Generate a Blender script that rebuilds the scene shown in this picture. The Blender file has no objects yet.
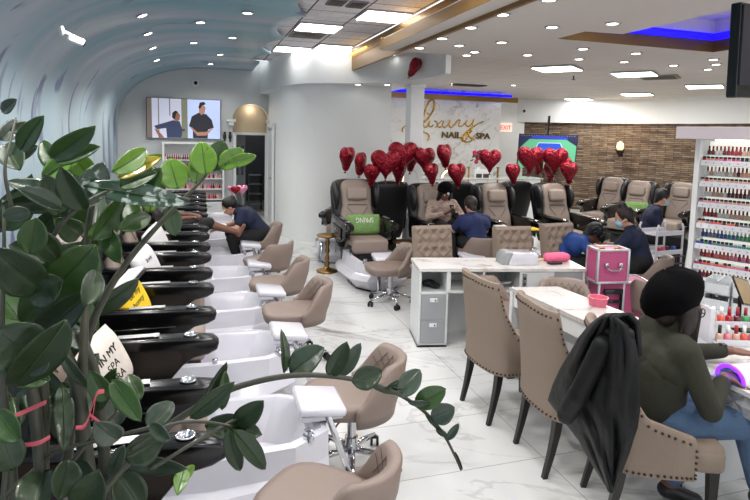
import bpy, bmesh, math, random
from mathutils import Vector, Matrix, Euler
from mathutils.geometry import tessellate_polygon
random.seed(7)
S = bpy.context.scene
COL = S.collection
PI = math.pi
# ------------------------------------------------------------------ camera
F, CX, CY, HCAM = 560.0, 375.0, 185.0, 2.0
YAW = math.atan(175/560); PIT = math.atan(51/560); ROLL = 0.025
fw = Vector((math.sin(YAW)*math.cos(PIT), math.cos(YAW)*math.cos(PIT), -math.sin(PIT)))
r0 = Vector((math.cos(YAW), -math.sin(YAW), 0)); u0 = r0.cross(fw)
rt = r0*math.cos(ROLL) + u0*math.sin(ROLL); up = -r0*math.sin(ROLL) + u0*math.cos(ROLL)
CAM = Vector((0, 0, HCAM))
cd = bpy.data.cameras.new('camera'); cam = bpy.data.objects.new('camera', cd); COL.objects.link(cam)
cam.matrix_world = Matrix(((rt.x, up.x, -fw.x, 0), (rt.y, up.y, -fw.y, 0), (rt.z, up.z, -fw.z, HCAM), (0, 0, 0, 1)))
cd.sensor_width = 36; cd.lens = F/750*36; cd.shift_y = -(250-CY)/750; cd.clip_start = .05
S.camera = cam
def at(px, py, d):                      # a point seen at px,py and d metres in front of the lens
    return CAM + (fw + rt*((px-CX)/F) - up*((py-CY)/F))*d
# ------------------------------------------------------------------ materials
def lin(c):
    return tuple(((v/255)/12.92 if v/255 <= .04045 else ((v/255+.055)/1.055)**2.4) for v in c)
MATS = {}
def M(name, c, rough=.5, metal=0, var=.12, scale=20, bump=0, coat=0, spec=None, trans=0, bscale=None, stretch=None, sheen=0):
    if name in MATS: return MATS[name]
    m = bpy.data.materials.new(name); m.use_nodes = True; nt = m.node_tree; N = nt.nodes; L = nt.links
    b = N['Principled BSDF']; col = lin(c)
    b.inputs['Roughness'].default_value = rough; b.inputs['Metallic'].default_value = metal
    if coat: b.inputs['Coat Weight'].default_value = coat; b.inputs['Coat Roughness'].default_value = .08
    if spec is not None: b.inputs['Specular IOR Level'].default_value = spec
    if trans: b.inputs['Transmission Weight'].default_value = trans
    if sheen: b.inputs['Sheen Weight'].default_value = sheen
    tc = N.new('ShaderNodeTexCoord'); mp = N.new('ShaderNodeMapping'); L.new(tc.outputs['Object'], mp.inputs[0])
    if stretch: mp.inputs['Scale'].default_value = stretch
    n = N.new('ShaderNodeTexNoise'); n.inputs['Scale'].default_value = scale; n.inputs['Detail'].default_value = 3
    L.new(mp.outputs[0], n.inputs['Vector'])
    mx = N.new('ShaderNodeMix'); mx.data_type = 'RGBA'
    mx.inputs[6].default_value = tuple(v*(1-var) for v in col)+(1,); mx.inputs[7].default_value = tuple(min(1, v*(1+var)) for v in col)+(1,)
    L.new(n.outputs['Fac'], mx.inputs[0]); L.new(mx.outputs[2], b.inputs['Base Color'])
    if bump:
        n2 = N.new('ShaderNodeTexNoise'); n2.inputs['Scale'].default_value = bscale or scale*3; L.new(mp.outputs[0], n2.inputs['Vector'])
        bp = N.new('ShaderNodeBump'); bp.inputs['Strength'].default_value = bump; bp.inputs['Distance'].default_value = .01
        L.new(n2.outputs['Fac'], bp.inputs['Height']); L.new(bp.outputs[0], b.inputs['Normal'])
    MATS[name] = m; return m
def E(name, c, strength):
    if name in MATS: return MATS[name]
    m = bpy.data.materials.new(name); m.use_nodes = True; b = m.node_tree.nodes['Principled BSDF']
    b.inputs['Base Color'].default_value = lin(c)+(1,); b.inputs['Emission Color'].default_value = lin(c)+(1,)
    b.inputs['Emission Strength'].default_value = strength; MATS[name] = m; return m
white = M('white_paint', (226, 228, 228), .6, var=.02)
ceilw = M('ceiling_paint', (214, 208, 203), .8, var=.02)
plast = M('white_acrylic', (208, 207, 215), .12, var=.015, coat=.6)
blk = M('gloss_black', (6, 6, 7), .2, var=.2, coat=.25, spec=.4)
blkl = M('black_leather', (20, 21, 24), .45, bump=.15, scale=60)
beige = M('beige_leather', (146, 131, 121), .5, bump=.1, scale=80, var=.05)
taupe = M('taupe_leather', (130, 114, 105), .48, bump=.1, scale=80, var=.05)
taupe2 = M('taupe_linen', (134, 118, 105), .8, bump=.2, scale=150, var=.07)
chrome = M('chrome', (200, 200, 205), .12, 1, var=.03)
gold = M('gold', (176, 134, 52), .28, 1, var=.08)
brass = M('antique_brass', (150, 118, 70), .38, 1, var=.2)
bronze = M('bronze_trim', (128, 98, 52), .4, .6, var=.15, scale=3, stretch=(1, 1, 6))
rubber = M('black_rubber', (14, 14, 15), .6)
dwood = M('dark_wood', (20, 16, 15), .35, var=.3)
deskw = M('desk_white', (214, 216, 217), .35, var=.02)
deskg = M('desk_grey', (150, 153, 156), .4, var=.03)
skinB = M('brown_skin', (112, 74, 58), .5, var=.08, scale=12)
skinL = M('light_skin', (196, 148, 124), .5, var=.06, scale=12)
skinD = M('dark_skin', (92, 60, 46), .5, var=.08, scale=12)
hairM = M('black_hair', (13, 11, 11), .42, var=.4, scale=60, stretch=(3, 3, .3), bump=.5, bscale=120)
hairBr = M('dark_brown_hair', (34, 23, 19), .45, var=.4, scale=60, stretch=(3, 3, .3), bump=.4, bscale=120)
navy = M('navy_cotton', (22, 31, 58), .85, var=.15, scale=9, bump=.35, bscale=9)
royal = M('royal_blue_cotton', (28, 62, 128), .85, var=.12, scale=9, bump=.35, bscale=9)
blackcloth = M('black_cloth', (15, 15, 17), .85, var=.2, bump=.3, bscale=14)
# ------------------------------------------------------------------ object helpers
def link(name, me, mats, parent=None, smooth=False):
    o = bpy.data.objects.new(name, me); COL.objects.link(o)
    if mats is not None:
        for m in (mats if isinstance(mats, (list, tuple)) else [mats]): me.materials.append(m)
    if smooth:
        for p in me.polygons: p.use_smooth = True
    if parent is not None: o.parent = parent
    return o
def empty(name, loc=(0, 0, 0), rz=0, label=None, cat=None, group=None, scale=1):
    o = bpy.data.objects.new(name, None); COL.objects.link(o); o.empty_display_size = .05
    o.location = loc; o.rotation_euler = (0, 0, rz); o.scale = (scale,)*3
    if label: tag(o, label, cat, group)
    return o
def tag(o, label, cat, group=None, kind=None):
    o['label'] = label; o['category'] = cat
    if group: o['group'] = group
    if kind: o['kind'] = kind
    return o
def struct(o, label=None):
    o['kind'] = 'structure'
    if label: o['label'] = label; o['category'] = 'room'
    return o
class MB:
    def __init__(s): s.bm = bmesh.new(); s.mi = 0
    def _mi(s, fs):
        for f in fs: f.material_index = s.mi
    def face(s, pts):
        f = s.bm.faces.new([s.bm.verts.new(p) for p in pts]); s._mi([f]); return s
    def box(s, c, d, r=0, seg=2, rot=None, taper=None):
        b = bmesh.new(); bmesh.ops.create_cube(b, size=1)
        for v in b.verts:
            k = 1
            if taper and v.co.z < 0: k = taper
            v.co = Vector((v.co.x*d[0]*k, v.co.y*d[1]*k, v.co.z*d[2]))
        if r: bmesh.ops.bevel(b, geom=list(b.edges), offset=min(r, min(d)*.49), segments=seg, profile=.5, affect='EDGES')
        R = rot.to_matrix().to_4x4() if isinstance(rot, Euler) else (rot if rot is not None else Matrix.Identity(4))
        bmesh.ops.transform(b, matrix=Matrix.Translation(c) @ R, verts=b.verts)
        return s.merge(b)
    def merge(s, b, keep=False):
        mp = {v: s.bm.verts.new(v.co) for v in b.verts}
        for f in b.faces:
            try:
                g = s.bm.faces.new([mp[v] for v in f.verts]); g.material_index = s.mi if not keep else f.material_index; g.smooth = f.smooth
            except ValueError: pass
        b.free(); return s
    def loft(s, rings, cap=True, closed=True, loop=False):
        V = [[s.bm.verts.new(p) for p in r] for r in rings]; n = len(V[0]); fs = []
        prs = list(zip(V, V[1:])) + ([(V[-1], V[0])] if loop else [])
        for a, b in prs:
            for i in range(n if closed else n-1):
                j = (i+1) % n
                try: fs.append(s.bm.faces.new((a[i], a[j], b[j], b[i])))
                except ValueError: pass
        if cap and closed and not loop:
            for q in (list(reversed(V[0])), V[-1]):
                try: fs.append(s.bm.faces.new(q))
                except ValueError: pass
        s._mi(fs); return s
    def tube(s, pts, r, n=8, cap=True, r2=None):
        pts = [Vector(p) for p in pts]; rings = []; m = len(pts); prev = None
        for i, p in enumerate(pts):
            t = (pts[min(i+1, m-1)] - pts[max(i-1, 0)]).normalized()
            if prev is None:
                a = t.orthogonal().normalized()
            else:
                a = (prev - t*prev.dot(t)); a = a.normalized() if a.length > 1e-6 else t.orthogonal().normalized()
            prev = a; b = t.cross(a)
            rr = (r[i] if isinstance(r, (list, tuple)) else (r if r2 is None else r+(r2-r)*i/(m-1)))
            rings.append([p + a*rr*math.cos(2*PI*k/n) + b*rr*math.sin(2*PI*k/n) for k in range(n)])
        return s.loft(rings, cap)
    def cyl(s, c, r, h, n=16, r2=None):
        c = Vector(c); return s.tube([c, c+Vector((0, 0, h))], r, n, r2=r2)
    def lathe(s, prof, c=(0, 0, 0), n=20):
        c = Vector(c); return s.loft([[c+Vector((r*math.cos(2*PI*k/n), r*math.sin(2*PI*k/n), z)) for k in range(n)] for r, z in prof])
    def ball(s, c, d, n=12, rot=None):
        b = bmesh.new(); bmesh.ops.create_uvsphere(b, u_segments=n, v_segments=max(6, n*2//3), radius=1)
        d = (d,)*3 if not isinstance(d, (tuple, list)) else d
        R = Matrix.Identity(4) if rot is None else (rot.to_matrix().to_4x4() if isinstance(rot, Euler) else rot.to_4x4())
        bmesh.ops.transform(b, matrix=Matrix.Translation(c) @ R @ Matrix.Diagonal((*d, 1)), verts=b.verts); return s.merge(b)
    def prism(s, poly, z0, z1):
        n = len(poly); tris = tessellate_polygon([[Vector((p[0], p[1], 0)) for p in poly]])
        A = [s.bm.verts.new((p[0], p[1], z0)) for p in poly]; B = [s.bm.verts.new((p[0], p[1], z1)) for p in poly]; fs = []
        for t in tris:
            fs.append(s.bm.faces.new([A[i] for i in t])); fs.append(s.bm.faces.new([B[i] for i in reversed(t)]))
        for i in range(n):
            j = (i+1) % n; fs.append(s.bm.faces.new((A[i], A[j], B[j], B[i])))
        s._mi(fs); return s
    def extr(s, prof, y0, y1, r=0, seg=2):     # side profile in x,z extruded along y
        b = bmesh.new(); A = [b.verts.new((x, y0, z)) for x, z in prof]; B = [b.verts.new((x, y1, z)) for x, z in prof]; n = len(A)
        b.faces.new(list(reversed(A))); b.faces.new(B)
        for i in range(n): b.faces.new((A[i], A[(i+1) % n], B[(i+1) % n], B[i]))
        bmesh.ops.recalc_face_normals(b, faces=b.faces)
        if r:
            es = [e for e in b.edges if len({round(v.co.y, 5) for v in e.verts}) == 1]
            bmesh.ops.bevel(b, geom=es, offset=r, segments=seg, profile=.5, affect='EDGES')
        return s.merge(b)
    def xf(s, m):
        bmesh.ops.transform(s.bm, matrix=m, verts=s.bm.verts); return s
    def build(s, name, mat, parent=None, smooth=False, angle=None, keepn=False):
        if not keepn: bmesh.ops.recalc_face_normals(s.bm, faces=s.bm.faces)
        me = bpy.data.meshes.new(name); s.bm.to_mesh(me); s.bm.free()
        o = link(name, me, mat, parent, smooth or angle is not None)
        if angle is not None:
            try: me.set_sharp_from_angle(angle=math.radians(angle))
            except Exception: pass
        return o
def T(x, y, z): return Matrix.Translation((x, y, z))
def copy_tree(o, parent=None):
    c = o.copy(); COL.objects.link(c)
    if parent is not None: c.parent = parent
    for ch in KIDS.get(o.name, []) or list(o.children):
        copy_tree(ch, c)
    return c
KIDS = {}
def dup(src, loc, rz=0, label=None, cat=None, group=None, scale=None):
    c = copy_tree(src); c.location = loc; c.rotation_euler = (0, 0, rz)
    if scale: c.scale = (scale,)*3
    if label: c['label'] = label
    if cat: c['category'] = cat
    if group: c['group'] = group
    return c
def bake(o):                                   # apply the modifiers of o without operators
    dg = bpy.context.evaluated_depsgraph_get(); dg.update()
    me = bpy.data.meshes.new_from_object(o.evaluated_get(dg)); old = o.data
    o.modifiers.clear(); o.data = me; bpy.data.meshes.remove(old)
    for p in me.polygons: p.use_smooth = True
    return o
def blob(prims, voxel, name, mat, parent=None, it=3, extra=None):
    """one continuous skin grown round capsules ('c',p,q,r,s) and ellipsoids ('e',centre,radii,rot)"""
    mb = MB()
    for p in prims:
        if p[0] == 'c':
            a, b = Vector(p[1]), Vector(p[2]); r, s_ = p[3], p[4]; d = (b-a)
            if d.length < 1e-5: continue
            d.normalize(); pts = []; rr = []
            for k in range(5): t = PI/2*k/4; pts.append(a-d*r*math.cos(t)); rr.append(max(1e-4, r*math.sin(t)))
            for k in range(5): t = PI/2*k/4; pts.append(b+d*s_*math.sin(t)); rr.append(max(1e-4, s_*math.cos(t)))
            mb.tube(pts, rr, 12)
        else: mb.ball(p[1], p[2], 20, p[3] if len(p) > 3 else None)
    o = mb.build(name, mat, parent, True)
    md = o.modifiers.new('r', 'REMESH'); md.mode = 'VOXEL'; md.voxel_size = voxel; md.adaptivity = 0
    if it: sm = o.modifiers.new('s', 'SMOOTH'); sm.factor = .5; sm.iterations = it
    return bake(o)
def text(s, size, depth, mat, mw, name, parent=None, font_shear=0, align='LEFT', offset=0):
    cu = bpy.data.curves.new(name, 'FONT'); cu.body = s; cu.size = size; cu.extrude = depth; cu.align_x = align; cu.shear = font_shear; cu.offset = offset
    o = bpy.data.objects.new(name, cu); COL.objects.link(o)
    dg = bpy.context.evaluated_depsgraph_get(); dg.update()
    me = bpy.data.meshes.new_from_object(o.evaluated_get(dg)); bpy.data.objects.remove(o); me.transform(mw)
    me.materials.clear(); return link(name, me, mat, parent)
ORD = ['first', 'second', 'third', 'fourth', 'fifth', 'sixth', 'seventh', 'eighth', 'ninth', 'tenth', 'eleventh', 'twelfth', 'thirteenth', 'fourteenth', 'fifteenth', 'sixteenth', 'seventeenth', 'eighteenth', 'nineteenth', 'twentieth']
# ================================================================== THE ROOM
def nodes(name):
    m = bpy.data.materials.new(name); m.use_nodes = True; return m, m.node_tree.nodes, m.node_tree.links, m.node_tree.nodes['Principled BSDF']
def marble(name, joints, base=(226, 227, 226), rough=.12, vs=.55, vein=(120, 112, 104), width=.022, amt=.75):
    m, N, L, b = nodes(name)
    tc = N.new('ShaderNodeTexCoord'); mp = N.new('ShaderNodeMapping'); L.new(tc.outputs['Object'], mp.inputs[0]); mp.inputs['Rotation'].default_value = (0.3, .4, .5)
    def veins(scale, wd, seed):
        mp2 = N.new('ShaderNodeMapping'); mp2.inputs['Location'].default_value = (seed, seed*2, 0); mp2.inputs['Scale'].default_value = (.45, 1.25, 1); L.new(mp.outputs[0], mp2.inputs[0])
        n = N.new('ShaderNodeTexNoise'); n.inputs['Scale'].default_value = scale; n.inputs['Detail'].default_value = 5; n.inputs['Roughness'].default_value = .55; n.inputs['Distortion'].default_value = .6
        L.new(mp2.outputs[0], n.inputs['Vector'])
        s_ = N.new('ShaderNodeMath'); s_.operation = 'SUBTRACT'; L.new(n.outputs['Fac'], s_.inputs[0]); s_.inputs[1].default_value = .5
        a = N.new('ShaderNodeMath'); a.operation = 'ABSOLUTE'; L.new(s_.outputs[0], a.inputs[0])
        r = N.new('ShaderNodeMapRange'); r.inputs['From Min'].default_value = 0; r.inputs['From Max'].default_value = wd; r.inputs['To Min'].default_value = 1; r.inputs['To Max'].default_value = 0
        L.new(a.outputs[0], r.inputs['Value']); return r.outputs[0]
    v1 = veins(vs, width, 3.1); v2 = veins(vs*2.3, width*.6, 7.7)
    nm = N.new('ShaderNodeTexNoise'); nm.inputs['Scale'].default_value = vs*1.3; L.new(mp.outputs[0], nm.inputs['Vector'])
    rm = N.new('ShaderNodeMapRange'); rm.inputs['From Min'].default_value = .42; rm.inputs['From Max'].default_value = .62; L.new(nm.outputs['Fac'], rm.inputs['Value'])
    k = N.new('ShaderNodeMath'); k.operation = 'MULTIPLY'; L.new(v1, k.inputs[0]); L.new(rm.outputs[0], k.inputs[1])
    k2 = N.new('ShaderNodeMath'); k2.operation = 'MULTIPLY'; L.new(v2, k2.inputs[0]); k2.inputs[1].default_value = .35
    ad = N.new('ShaderNodeMath'); ad.operation = 'ADD'; ad.use_clamp = True; L.new(k.outputs[0], ad.inputs[0]); L.new(k2.outputs[0], ad.inputs[1])
    am = N.new('ShaderNodeMath'); am.operation = 'MULTIPLY'; L.new(ad.outputs[0], am.inputs[0]); am.inputs[1].default_value = amt
    mx = N.new('ShaderNodeMix'); mx.data_type = 'RGBA'; mx.inputs[6].default_value = lin(base)+(1,); mx.inputs[7].default_value = lin(vein)+(1,)
    L.new(am.outputs[0], mx.inputs[0]); out = mx.outputs[2]
    # broad soft clouding of the stone
    nc = N.new('ShaderNodeTexNoise'); nc.inputs['Scale'].default_value = 1.2; nc.inputs['Detail'].default_value = 4; L.new(mp.outputs[0], nc.inputs['Vector'])
    m3 = N.new('ShaderNodeMix'); m3.data_type = 'RGBA'; m3.blend_type = 'MULTIPLY'; m3.inputs[0].default_value = .28; L.new(out, m3.inputs[6]); L.new(nc.outputs['Fac'], m3.inputs[7]); out = m3.outputs[2]
    if joints:
        br = N.new('ShaderNodeTexBrick'); br.inputs['Scale'].default_value = 1; br.inputs['Mortar Size'].default_value = .003; br.offset = 0; br.inputs['Mortar Smooth'].default_value = 0
        br.inputs['Brick Width'].default_value = joints[0]; br.inputs['Row Height'].default_value = joints[1]
        br.inputs['Color1'].default_value = (1, 1, 1, 1); br.inputs['Color2'].default_value = (1, 1, 1, 1); br.inputs['Mortar'].default_value = (.52, .52, .52, 1)
        mj = N.new('ShaderNodeMapping'); mj.inputs['Location'].default_value = joints[2]; L.new(tc.outputs['Object'], mj.inputs[0]); L.new(mj.outputs[0], br.inputs['Vector'])
        m2 = N.new('ShaderNodeMix'); m2.data_type = 'RGBA'; m2.blend_type = 'MULTIPLY'; m2.inputs[0].default_value = 1; L.new(out, m2.inputs[6]); L.new(br.outputs['Color'], m2.inputs[7]); out = m2.outputs[2]
    L.new(out, b.inputs['Base Color']); b.inputs['Roughness'].default_value = rough
    return m
floorM = marble('marble_floor', (1.2, .6, (.35, .12, 0)))
deskM = marble('desk_marble', None, (224, 222, 219), .18, 1.4, (150, 140, 132), .03)
tableM = marble('table_marble', None, (206, 203, 200), .22, 2.2, (132, 118, 108), .035, .9)
signM = marble('sign_marble', None, (232, 231, 229), .15, .9, (70, 66, 64), .018, .9)
# vault paint: blue grey clouds in arcs, violet icicle shapes low on the wall
def vault_mat():
    m, N, L, b = nodes('painted_sky_vault'); b.inputs['Roughness'].default_value = .42
    tc = N.new('ShaderNodeTexCoord'); sp = N.new('ShaderNodeSeparateXYZ'); L.new(tc.outputs['Object'], sp.inputs[0])
    mp = N.new('ShaderNodeMapping'); mp.inputs['Scale'].default_value = (.16, .6, .12); mp.inputs['Rotation'].default_value = (.1, 0, .12); L.new(tc.outputs['Object'], mp.inputs[0])
    n = N.new('ShaderNodeTexNoise'); n.inputs['Scale'].default_value = 1.6; n.inputs['Detail'].default_value = 5; n.inputs['Roughness'].default_value = .5; n.inputs['Distortion'].default_value = .5; L.new(mp.outputs[0], n.inputs['Vector'])
    cr = N.new('ShaderNodeValToRGB'); e = cr.color_ramp.elements
    e[0].position = .3; e[0].color = lin((92, 142, 160))+(1,); e[1].position = .66; e[1].color = lin((192, 204, 208))+(1,)
    x = e.new(.46); x.color = lin((120, 164, 176))+(1,); x = e.new(.56); x.color = lin((160, 170, 184))+(1,)
    L.new(n.outputs['Fac'], cr.inputs[0])
    # left wall greener and paler low down
    rz = N.new('ShaderNodeMapRange'); rz.inputs['From Min'].default_value = 3.3; rz.inputs['From Max'].default_value = 2.3; L.new(sp.outputs['Z'], rz.inputs['Value'])
    mw = N.new('ShaderNodeMix'); mw.data_type = 'RGBA'; L.new(rz.outputs[0], mw.inputs[0]); L.new(cr.outputs[0], mw.inputs[6])
    n4 = N.new('ShaderNodeTexNoise'); n4.inputs['Scale'].default_value = 1.3; L.new(mp.outputs[0], n4.inputs['Vector'])
    c4 = N.new('ShaderNodeValToRGB'); c4.color_ramp.elements[0].color = lin((138, 166, 180))+(1,); c4.color_ramp.elements[1].color = lin((190, 202, 205))+(1,); L.new(n4.outputs['Fac'], c4.inputs[0]); L.new(c4.outputs[0], mw.inputs[7])
    # violet vertical strokes
    mv = N.new('ShaderNodeMapping'); mv.inputs['Scale'].default_value = (1, 1.1, .22); L.new(tc.outputs['Object'], mv.inputs[0])
    nv = N.new('ShaderNodeTexNoise'); nv.inputs['Scale'].default_value = 2.4; nv.inputs['Detail'].default_value = 3; nv.inputs['Distortion'].default_value = .8; L.new(mv.outputs[0], nv.inputs['Vector'])
    rv = N.new('ShaderNodeMapRange'); rv.inputs['From Min'].default_value = 3.0; rv.inputs['From Max'].default_value = 1.2; rv.inputs['To Min'].default_value = -.12; rv.inputs['To Max'].default_value = .05; L.new(sp.outputs['Z'], rv.inputs['Value'])
    a = N.new('ShaderNodeMath'); a.operation = 'ADD'; L.new(nv.outputs['Fac'], a.inputs[0]); L.new(rv.outputs[0], a.inputs[1])
    rr = N.new('ShaderNodeMapRange'); rr.inputs['From Min'].default_value = .53; rr.inputs['From Max'].default_value = .6; L.new(a.outputs[0], rr.inputs['Value'])
    mm = N.new('ShaderNodeMath'); mm.operation = 'MULTIPLY'; mm.inputs[1].default_value = .85; L.new(rr.outputs[0], mm.inputs[0])
    m2 = N.new('ShaderNodeMix'); m2.data_type = 'RGBA'; L.new(mm.outputs[0], m2.inputs[0]); L.new(mw.outputs[2], m2.inputs[6]); m2.inputs[7].default_value = lin((96, 100, 136))+(1,)
    L.new(m2.outputs[2], b.inputs['Base Color']); return m
vaultM = vault_mat()
# stacked stone
def stone_mat():
    m, N, L, b = nodes('stacked_stone'); b.inputs['Roughness'].default_value = .85
    uv = N.new('ShaderNodeTexCoord'); br = N.new('ShaderNodeTexBrick'); L.new(uv.outputs['UV'], br.inputs['Vector'])
    br.inputs['Scale'].default_value = 1; br.inputs['Brick Width'].default_value = .42; br.inputs['Row Height'].default_value = .05; br.inputs['Mortar Size'].default_value = .006; br.inputs['Bias'].default_value = 0
    br.inputs['Color1'].default_value = (0, 0, 0, 1); br.inputs['Color2'].default_value = (1, 1, 1, 1); br.inputs['Mortar'].default_value = (.0, .0, .0, 1)
    cr = N.new('ShaderNodeValToRGB'); e = cr.color_ramp.elements; e[0].color = lin((52, 41, 34))+(1,); e[1].color = lin((190, 176, 156))+(1,)
    for p, c in ((.3, (86, 70, 56)), (.42, (128, 106, 84)), (.52, (92, 78, 66)), (.62, (146, 126, 104)), (.72, (104, 88, 72))): x = e.new(p); x.color = lin(c)+(1,)
    n = N.new('ShaderNodeTexNoise'); n.inputs['Scale'].default_value = 3; n.inputs['Detail'].default_value = 6
    mu = N.new('ShaderNodeMapping'); mu.inputs['Scale'].default_value = (1, 3, 1); L.new(uv.outputs['UV'], mu.inputs[0]); L.new(mu.outputs[0], n.inputs['Vector'])
    a = N.new('ShaderNodeMix'); a.data_type = 'RGBA'; a.inputs[0].default_value = .5; L.new(br.outputs['Color'], a.inputs[6]); L.new(n.outputs['Fac'], a.inputs[7]); L.new(a.outputs[2], cr.inputs[0])
    mo = N.new('ShaderNodeMix'); mo.data_type = 'RGBA'; L.new(br.outputs['Fac'], mo.inputs[0]); L.new(cr.outputs[0], mo.inputs[6]); mo.inputs[7].default_value = lin((34, 26, 22))+(1,)
    L.new(mo.outputs[2], b.inputs['Base Color'])
    bp = N.new('ShaderNodeBump'); bp.inputs['Strength'].default_value = .8; bp.inputs['Distance'].default_value = .04; L.new(a.outputs[2], bp.inputs['Height']); L.new(bp.outputs[0], b.inputs['Normal']); return m
stoneM = stone_mat()
def tile_mat(name, w, h, loc, base, joint, mort=.012, split=False, rot=0):
    m, N, L, b = nodes(name); b.inputs['Roughness'].default_value = .85
    tc = N.new('ShaderNodeTexCoord'); mj = N.new('ShaderNodeMapping'); mj.inputs['Location'].default_value = loc; mj.inputs['Rotation'].default_value = (0, 0, rot); L.new(tc.outputs['Object'], mj.inputs[0])
    br = N.new('ShaderNodeTexBrick'); br.offset = 0; br.inputs['Scale'].default_value = 1; br.inputs['Brick Width'].default_value = w; br.inputs['Row Height'].default_value = h; br.inputs['Mortar Size'].default_value = mort; br.inputs['Mortar Smooth'].default_value = 0
    br.inputs['Color1'].default_value = lin(base)+(1,); br.inputs['Color2'].default_value = lin(tuple(v*.97 for v in base))+(1,); br.inputs['Mortar'].default_value = lin(joint)+(1,)
    L.new(mj.outputs[0], br.inputs['Vector']); out = br.outputs['Color']
    if split:
        b2 = N.new('ShaderNodeTexBrick'); b2.offset = .5; b2.inputs['Scale'].default_value = 1; b2.inputs['Brick Width'].default_value = .3; b2.inputs['Row Height'].default_value = .1; b2.inputs['Mortar Size'].default_value = .004
        b2.inputs['Color1'].default_value = (1, 1, 1, 1); b2.inputs['Color2'].default_value = (.88, .88, .88, 1); b2.inputs['Mortar'].default_value = (.62, .62, .62, 1); L.new(mj.outputs[0], b2.inputs['Vector'])
        mx = N.new('ShaderNodeMix'); mx.data_type = 'RGBA'; mx.blend_type = 'MULTIPLY'; mx.inputs[0].default_value = 1; L.new(out, mx.inputs[6]); L.new(b2.outputs['Color'], mx.inputs[7]); out = mx.outputs[2]
        bp = N.new('ShaderNodeBump'); bp.inputs['Strength'].default_value = .6; bp.inputs['Distance'].default_value = .01; L.new(b2.outputs['Color'], bp.inputs['Height']); L.new(bp.outputs[0], b.inputs['Normal'])
    L.new(out, b.inputs['Base Color']); return m
gridM = tile_mat('grid_tile_ceiling', .6, .6, (-.04, -.13, 0), (236, 234, 238), (96, 92, 90), .011, True)
lowtileM = tile_mat('low_ceiling_tiles', .6, .6, (.1, .2, 0), (212, 206, 200), (178, 172, 166), .006)

fl = MB().face([(-3, -4, 0), (14, -4, 0), (14, 17, 0), (-3, 17, 0)]).build('floor', floorM, keepn=True); struct(fl)
# painted barrel vault with a wavy outer lip, running on from the left wall
def vault_pt(t):                                # t 0 (wall foot) .. 1 (crown)
    if t < .3: return (-1.7, 2.0*t/.3)
    a = (t-.3)/.7*PI/2; n = 2/2.4
    return (.35-2.05*math.cos(a)**n, 2.0+1.36*math.sin(a)**n)
rings = []; ys = [-4+17.25*i/230 for i in range(231)]
for y in ys:
    r = [(x, y, z) for x, z in (vault_pt(i/40) for i in range(41))]
    ph = (y-6.7)/1.72; edge = 1.24-.27*(abs(math.sin(PI*ph))**.6 if y < 11.6 else .4)
    for k in range(1, 7): u = k/6; r.append((.35+(edge-.35)*u, y, 3.36))
    rings.append(r)
v = MB().loft(rings, cap=False, closed=False).build('wall_left', vaultM, smooth=True); struct(v)
md = v.modifiers.new('t', 'SOLIDIFY'); md.thickness = .04; md.offset = 1
# upper grid ceiling
struct(MB().box((1.55, 3.7, 3.47), (1.85, 16.4, .04)).build('ceiling', gridM))
# low ceiling with the lit tray cut out
def plane_hole(outer, holes, z, name, mat):
    loops = [[Vector((x, y, 0)) for x, y in outer]]+[[Vector((x, y, 0)) for x, y in h] for h in holes]
    pts = [p for l in loops for p in l]; mb = MB(); V = [mb.bm.verts.new((p.x, p.y, z)) for p in pts]
    for t in tessellate_polygon(loops): mb.bm.faces.new([V[i] for i in t])
    return struct(mb.build(name, mat))
TR = [(3.77, 5.45), (6.0, 5.45), (6.0, 3.0), (4.2, 3.0), (4.2, 4.93), (3.77, 4.97)]
low = plane_hole([(2.25, -4), (14, -4), (14, 7.12), (2.25, 7.12)], [TR], 3.1, 'ceiling', ceilw)
struct(MB().face([(3.25, 7.12, 3.1), (14, 7.12, 3.1), (14, 17, 3.1), (3.6, 17, 3.1), (3.6, 8.2, 3.1)]).build('ceiling', lowtileM))
struct(MB().face([(2.44, 7.0, 3.27), (3.6, 7.0, 3.27), (3.6, 11, 3.27), (2.44, 11, 3.27)]).build('ceiling', ceilw))
struct(MB().box((5, 4, 3.5), (3.2, 4, .04)).build('ceiling', lowtileM))
# bronze fascia steps
struct(MB().box((2.47, 3.0, 3.24), (.04, 14.3, .36)).build('trim_1', bronze))
struct(MB().box((2.26, 1.55, 3.16), (.03, 11.1, .12)).box((2.4, 7.11, 3.18), (.3, .03, .16)).build('trim_2', bronze))
struct(MB().box((3.0, 7.11, 3.2), (.9, .03, .19)).build('trim_3', ceilw))
struct(MB().box((2.37, 1.5, 3.23), (.2, 11.1, .02)).build('trim_4', ceilw))
warm = E('warm_cove_light', (255, 196, 70), 3.0); blueL = E('blue_cove_light', (20, 6, 255), 1.6)
def led(pts, m, label, r=.014):
    return tag(MB().tube(pts, r, 6).build('light_strip', m), label, 'light')
led([(2.40, 8.3, 3.31), (2.40, 9.9, 3.31)], warm, 'amber cove light strip glowing under the far bronze ceiling step')
led([(2.36, 5.5, 3.27), (2.36, 6.9, 3.27)], warm, 'amber cove light strip above the corner of the bronze soffit edge')
led([(2.36, 2.5, 3.28), (2.36, 5.0, 3.28)], blueL, 'blue cove light strip along the near bronze soffit edge')
# tray walls: bronze lower band, white upper
n = len(TR)
tb = MB()
for i in range(n):
    a, b_ = TR[i], TR[(i+1) % n]; tb.face([(*a, 3.1), (*b_, 3.1), (*b_, 3.24), (*a, 3.24)])
struct(tb.build('trim_5', bronze))
tb = MB()
for i in range(n):
    a, b_ = TR[i], TR[(i+1) % n]
    tb.face([(*a, 3.24), (*b_, 3.24), (*b_, 3.5), (*a, 3.5)])
struct(tb.build('trim_6', ceilw))
led([(4.3, 5.4, 3.27), (5.94, 5.4, 3.27), (5.94, 3.2, 3.27)], blueL, 'bright blue light strip inside the recessed ceiling tray', .045)
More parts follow.
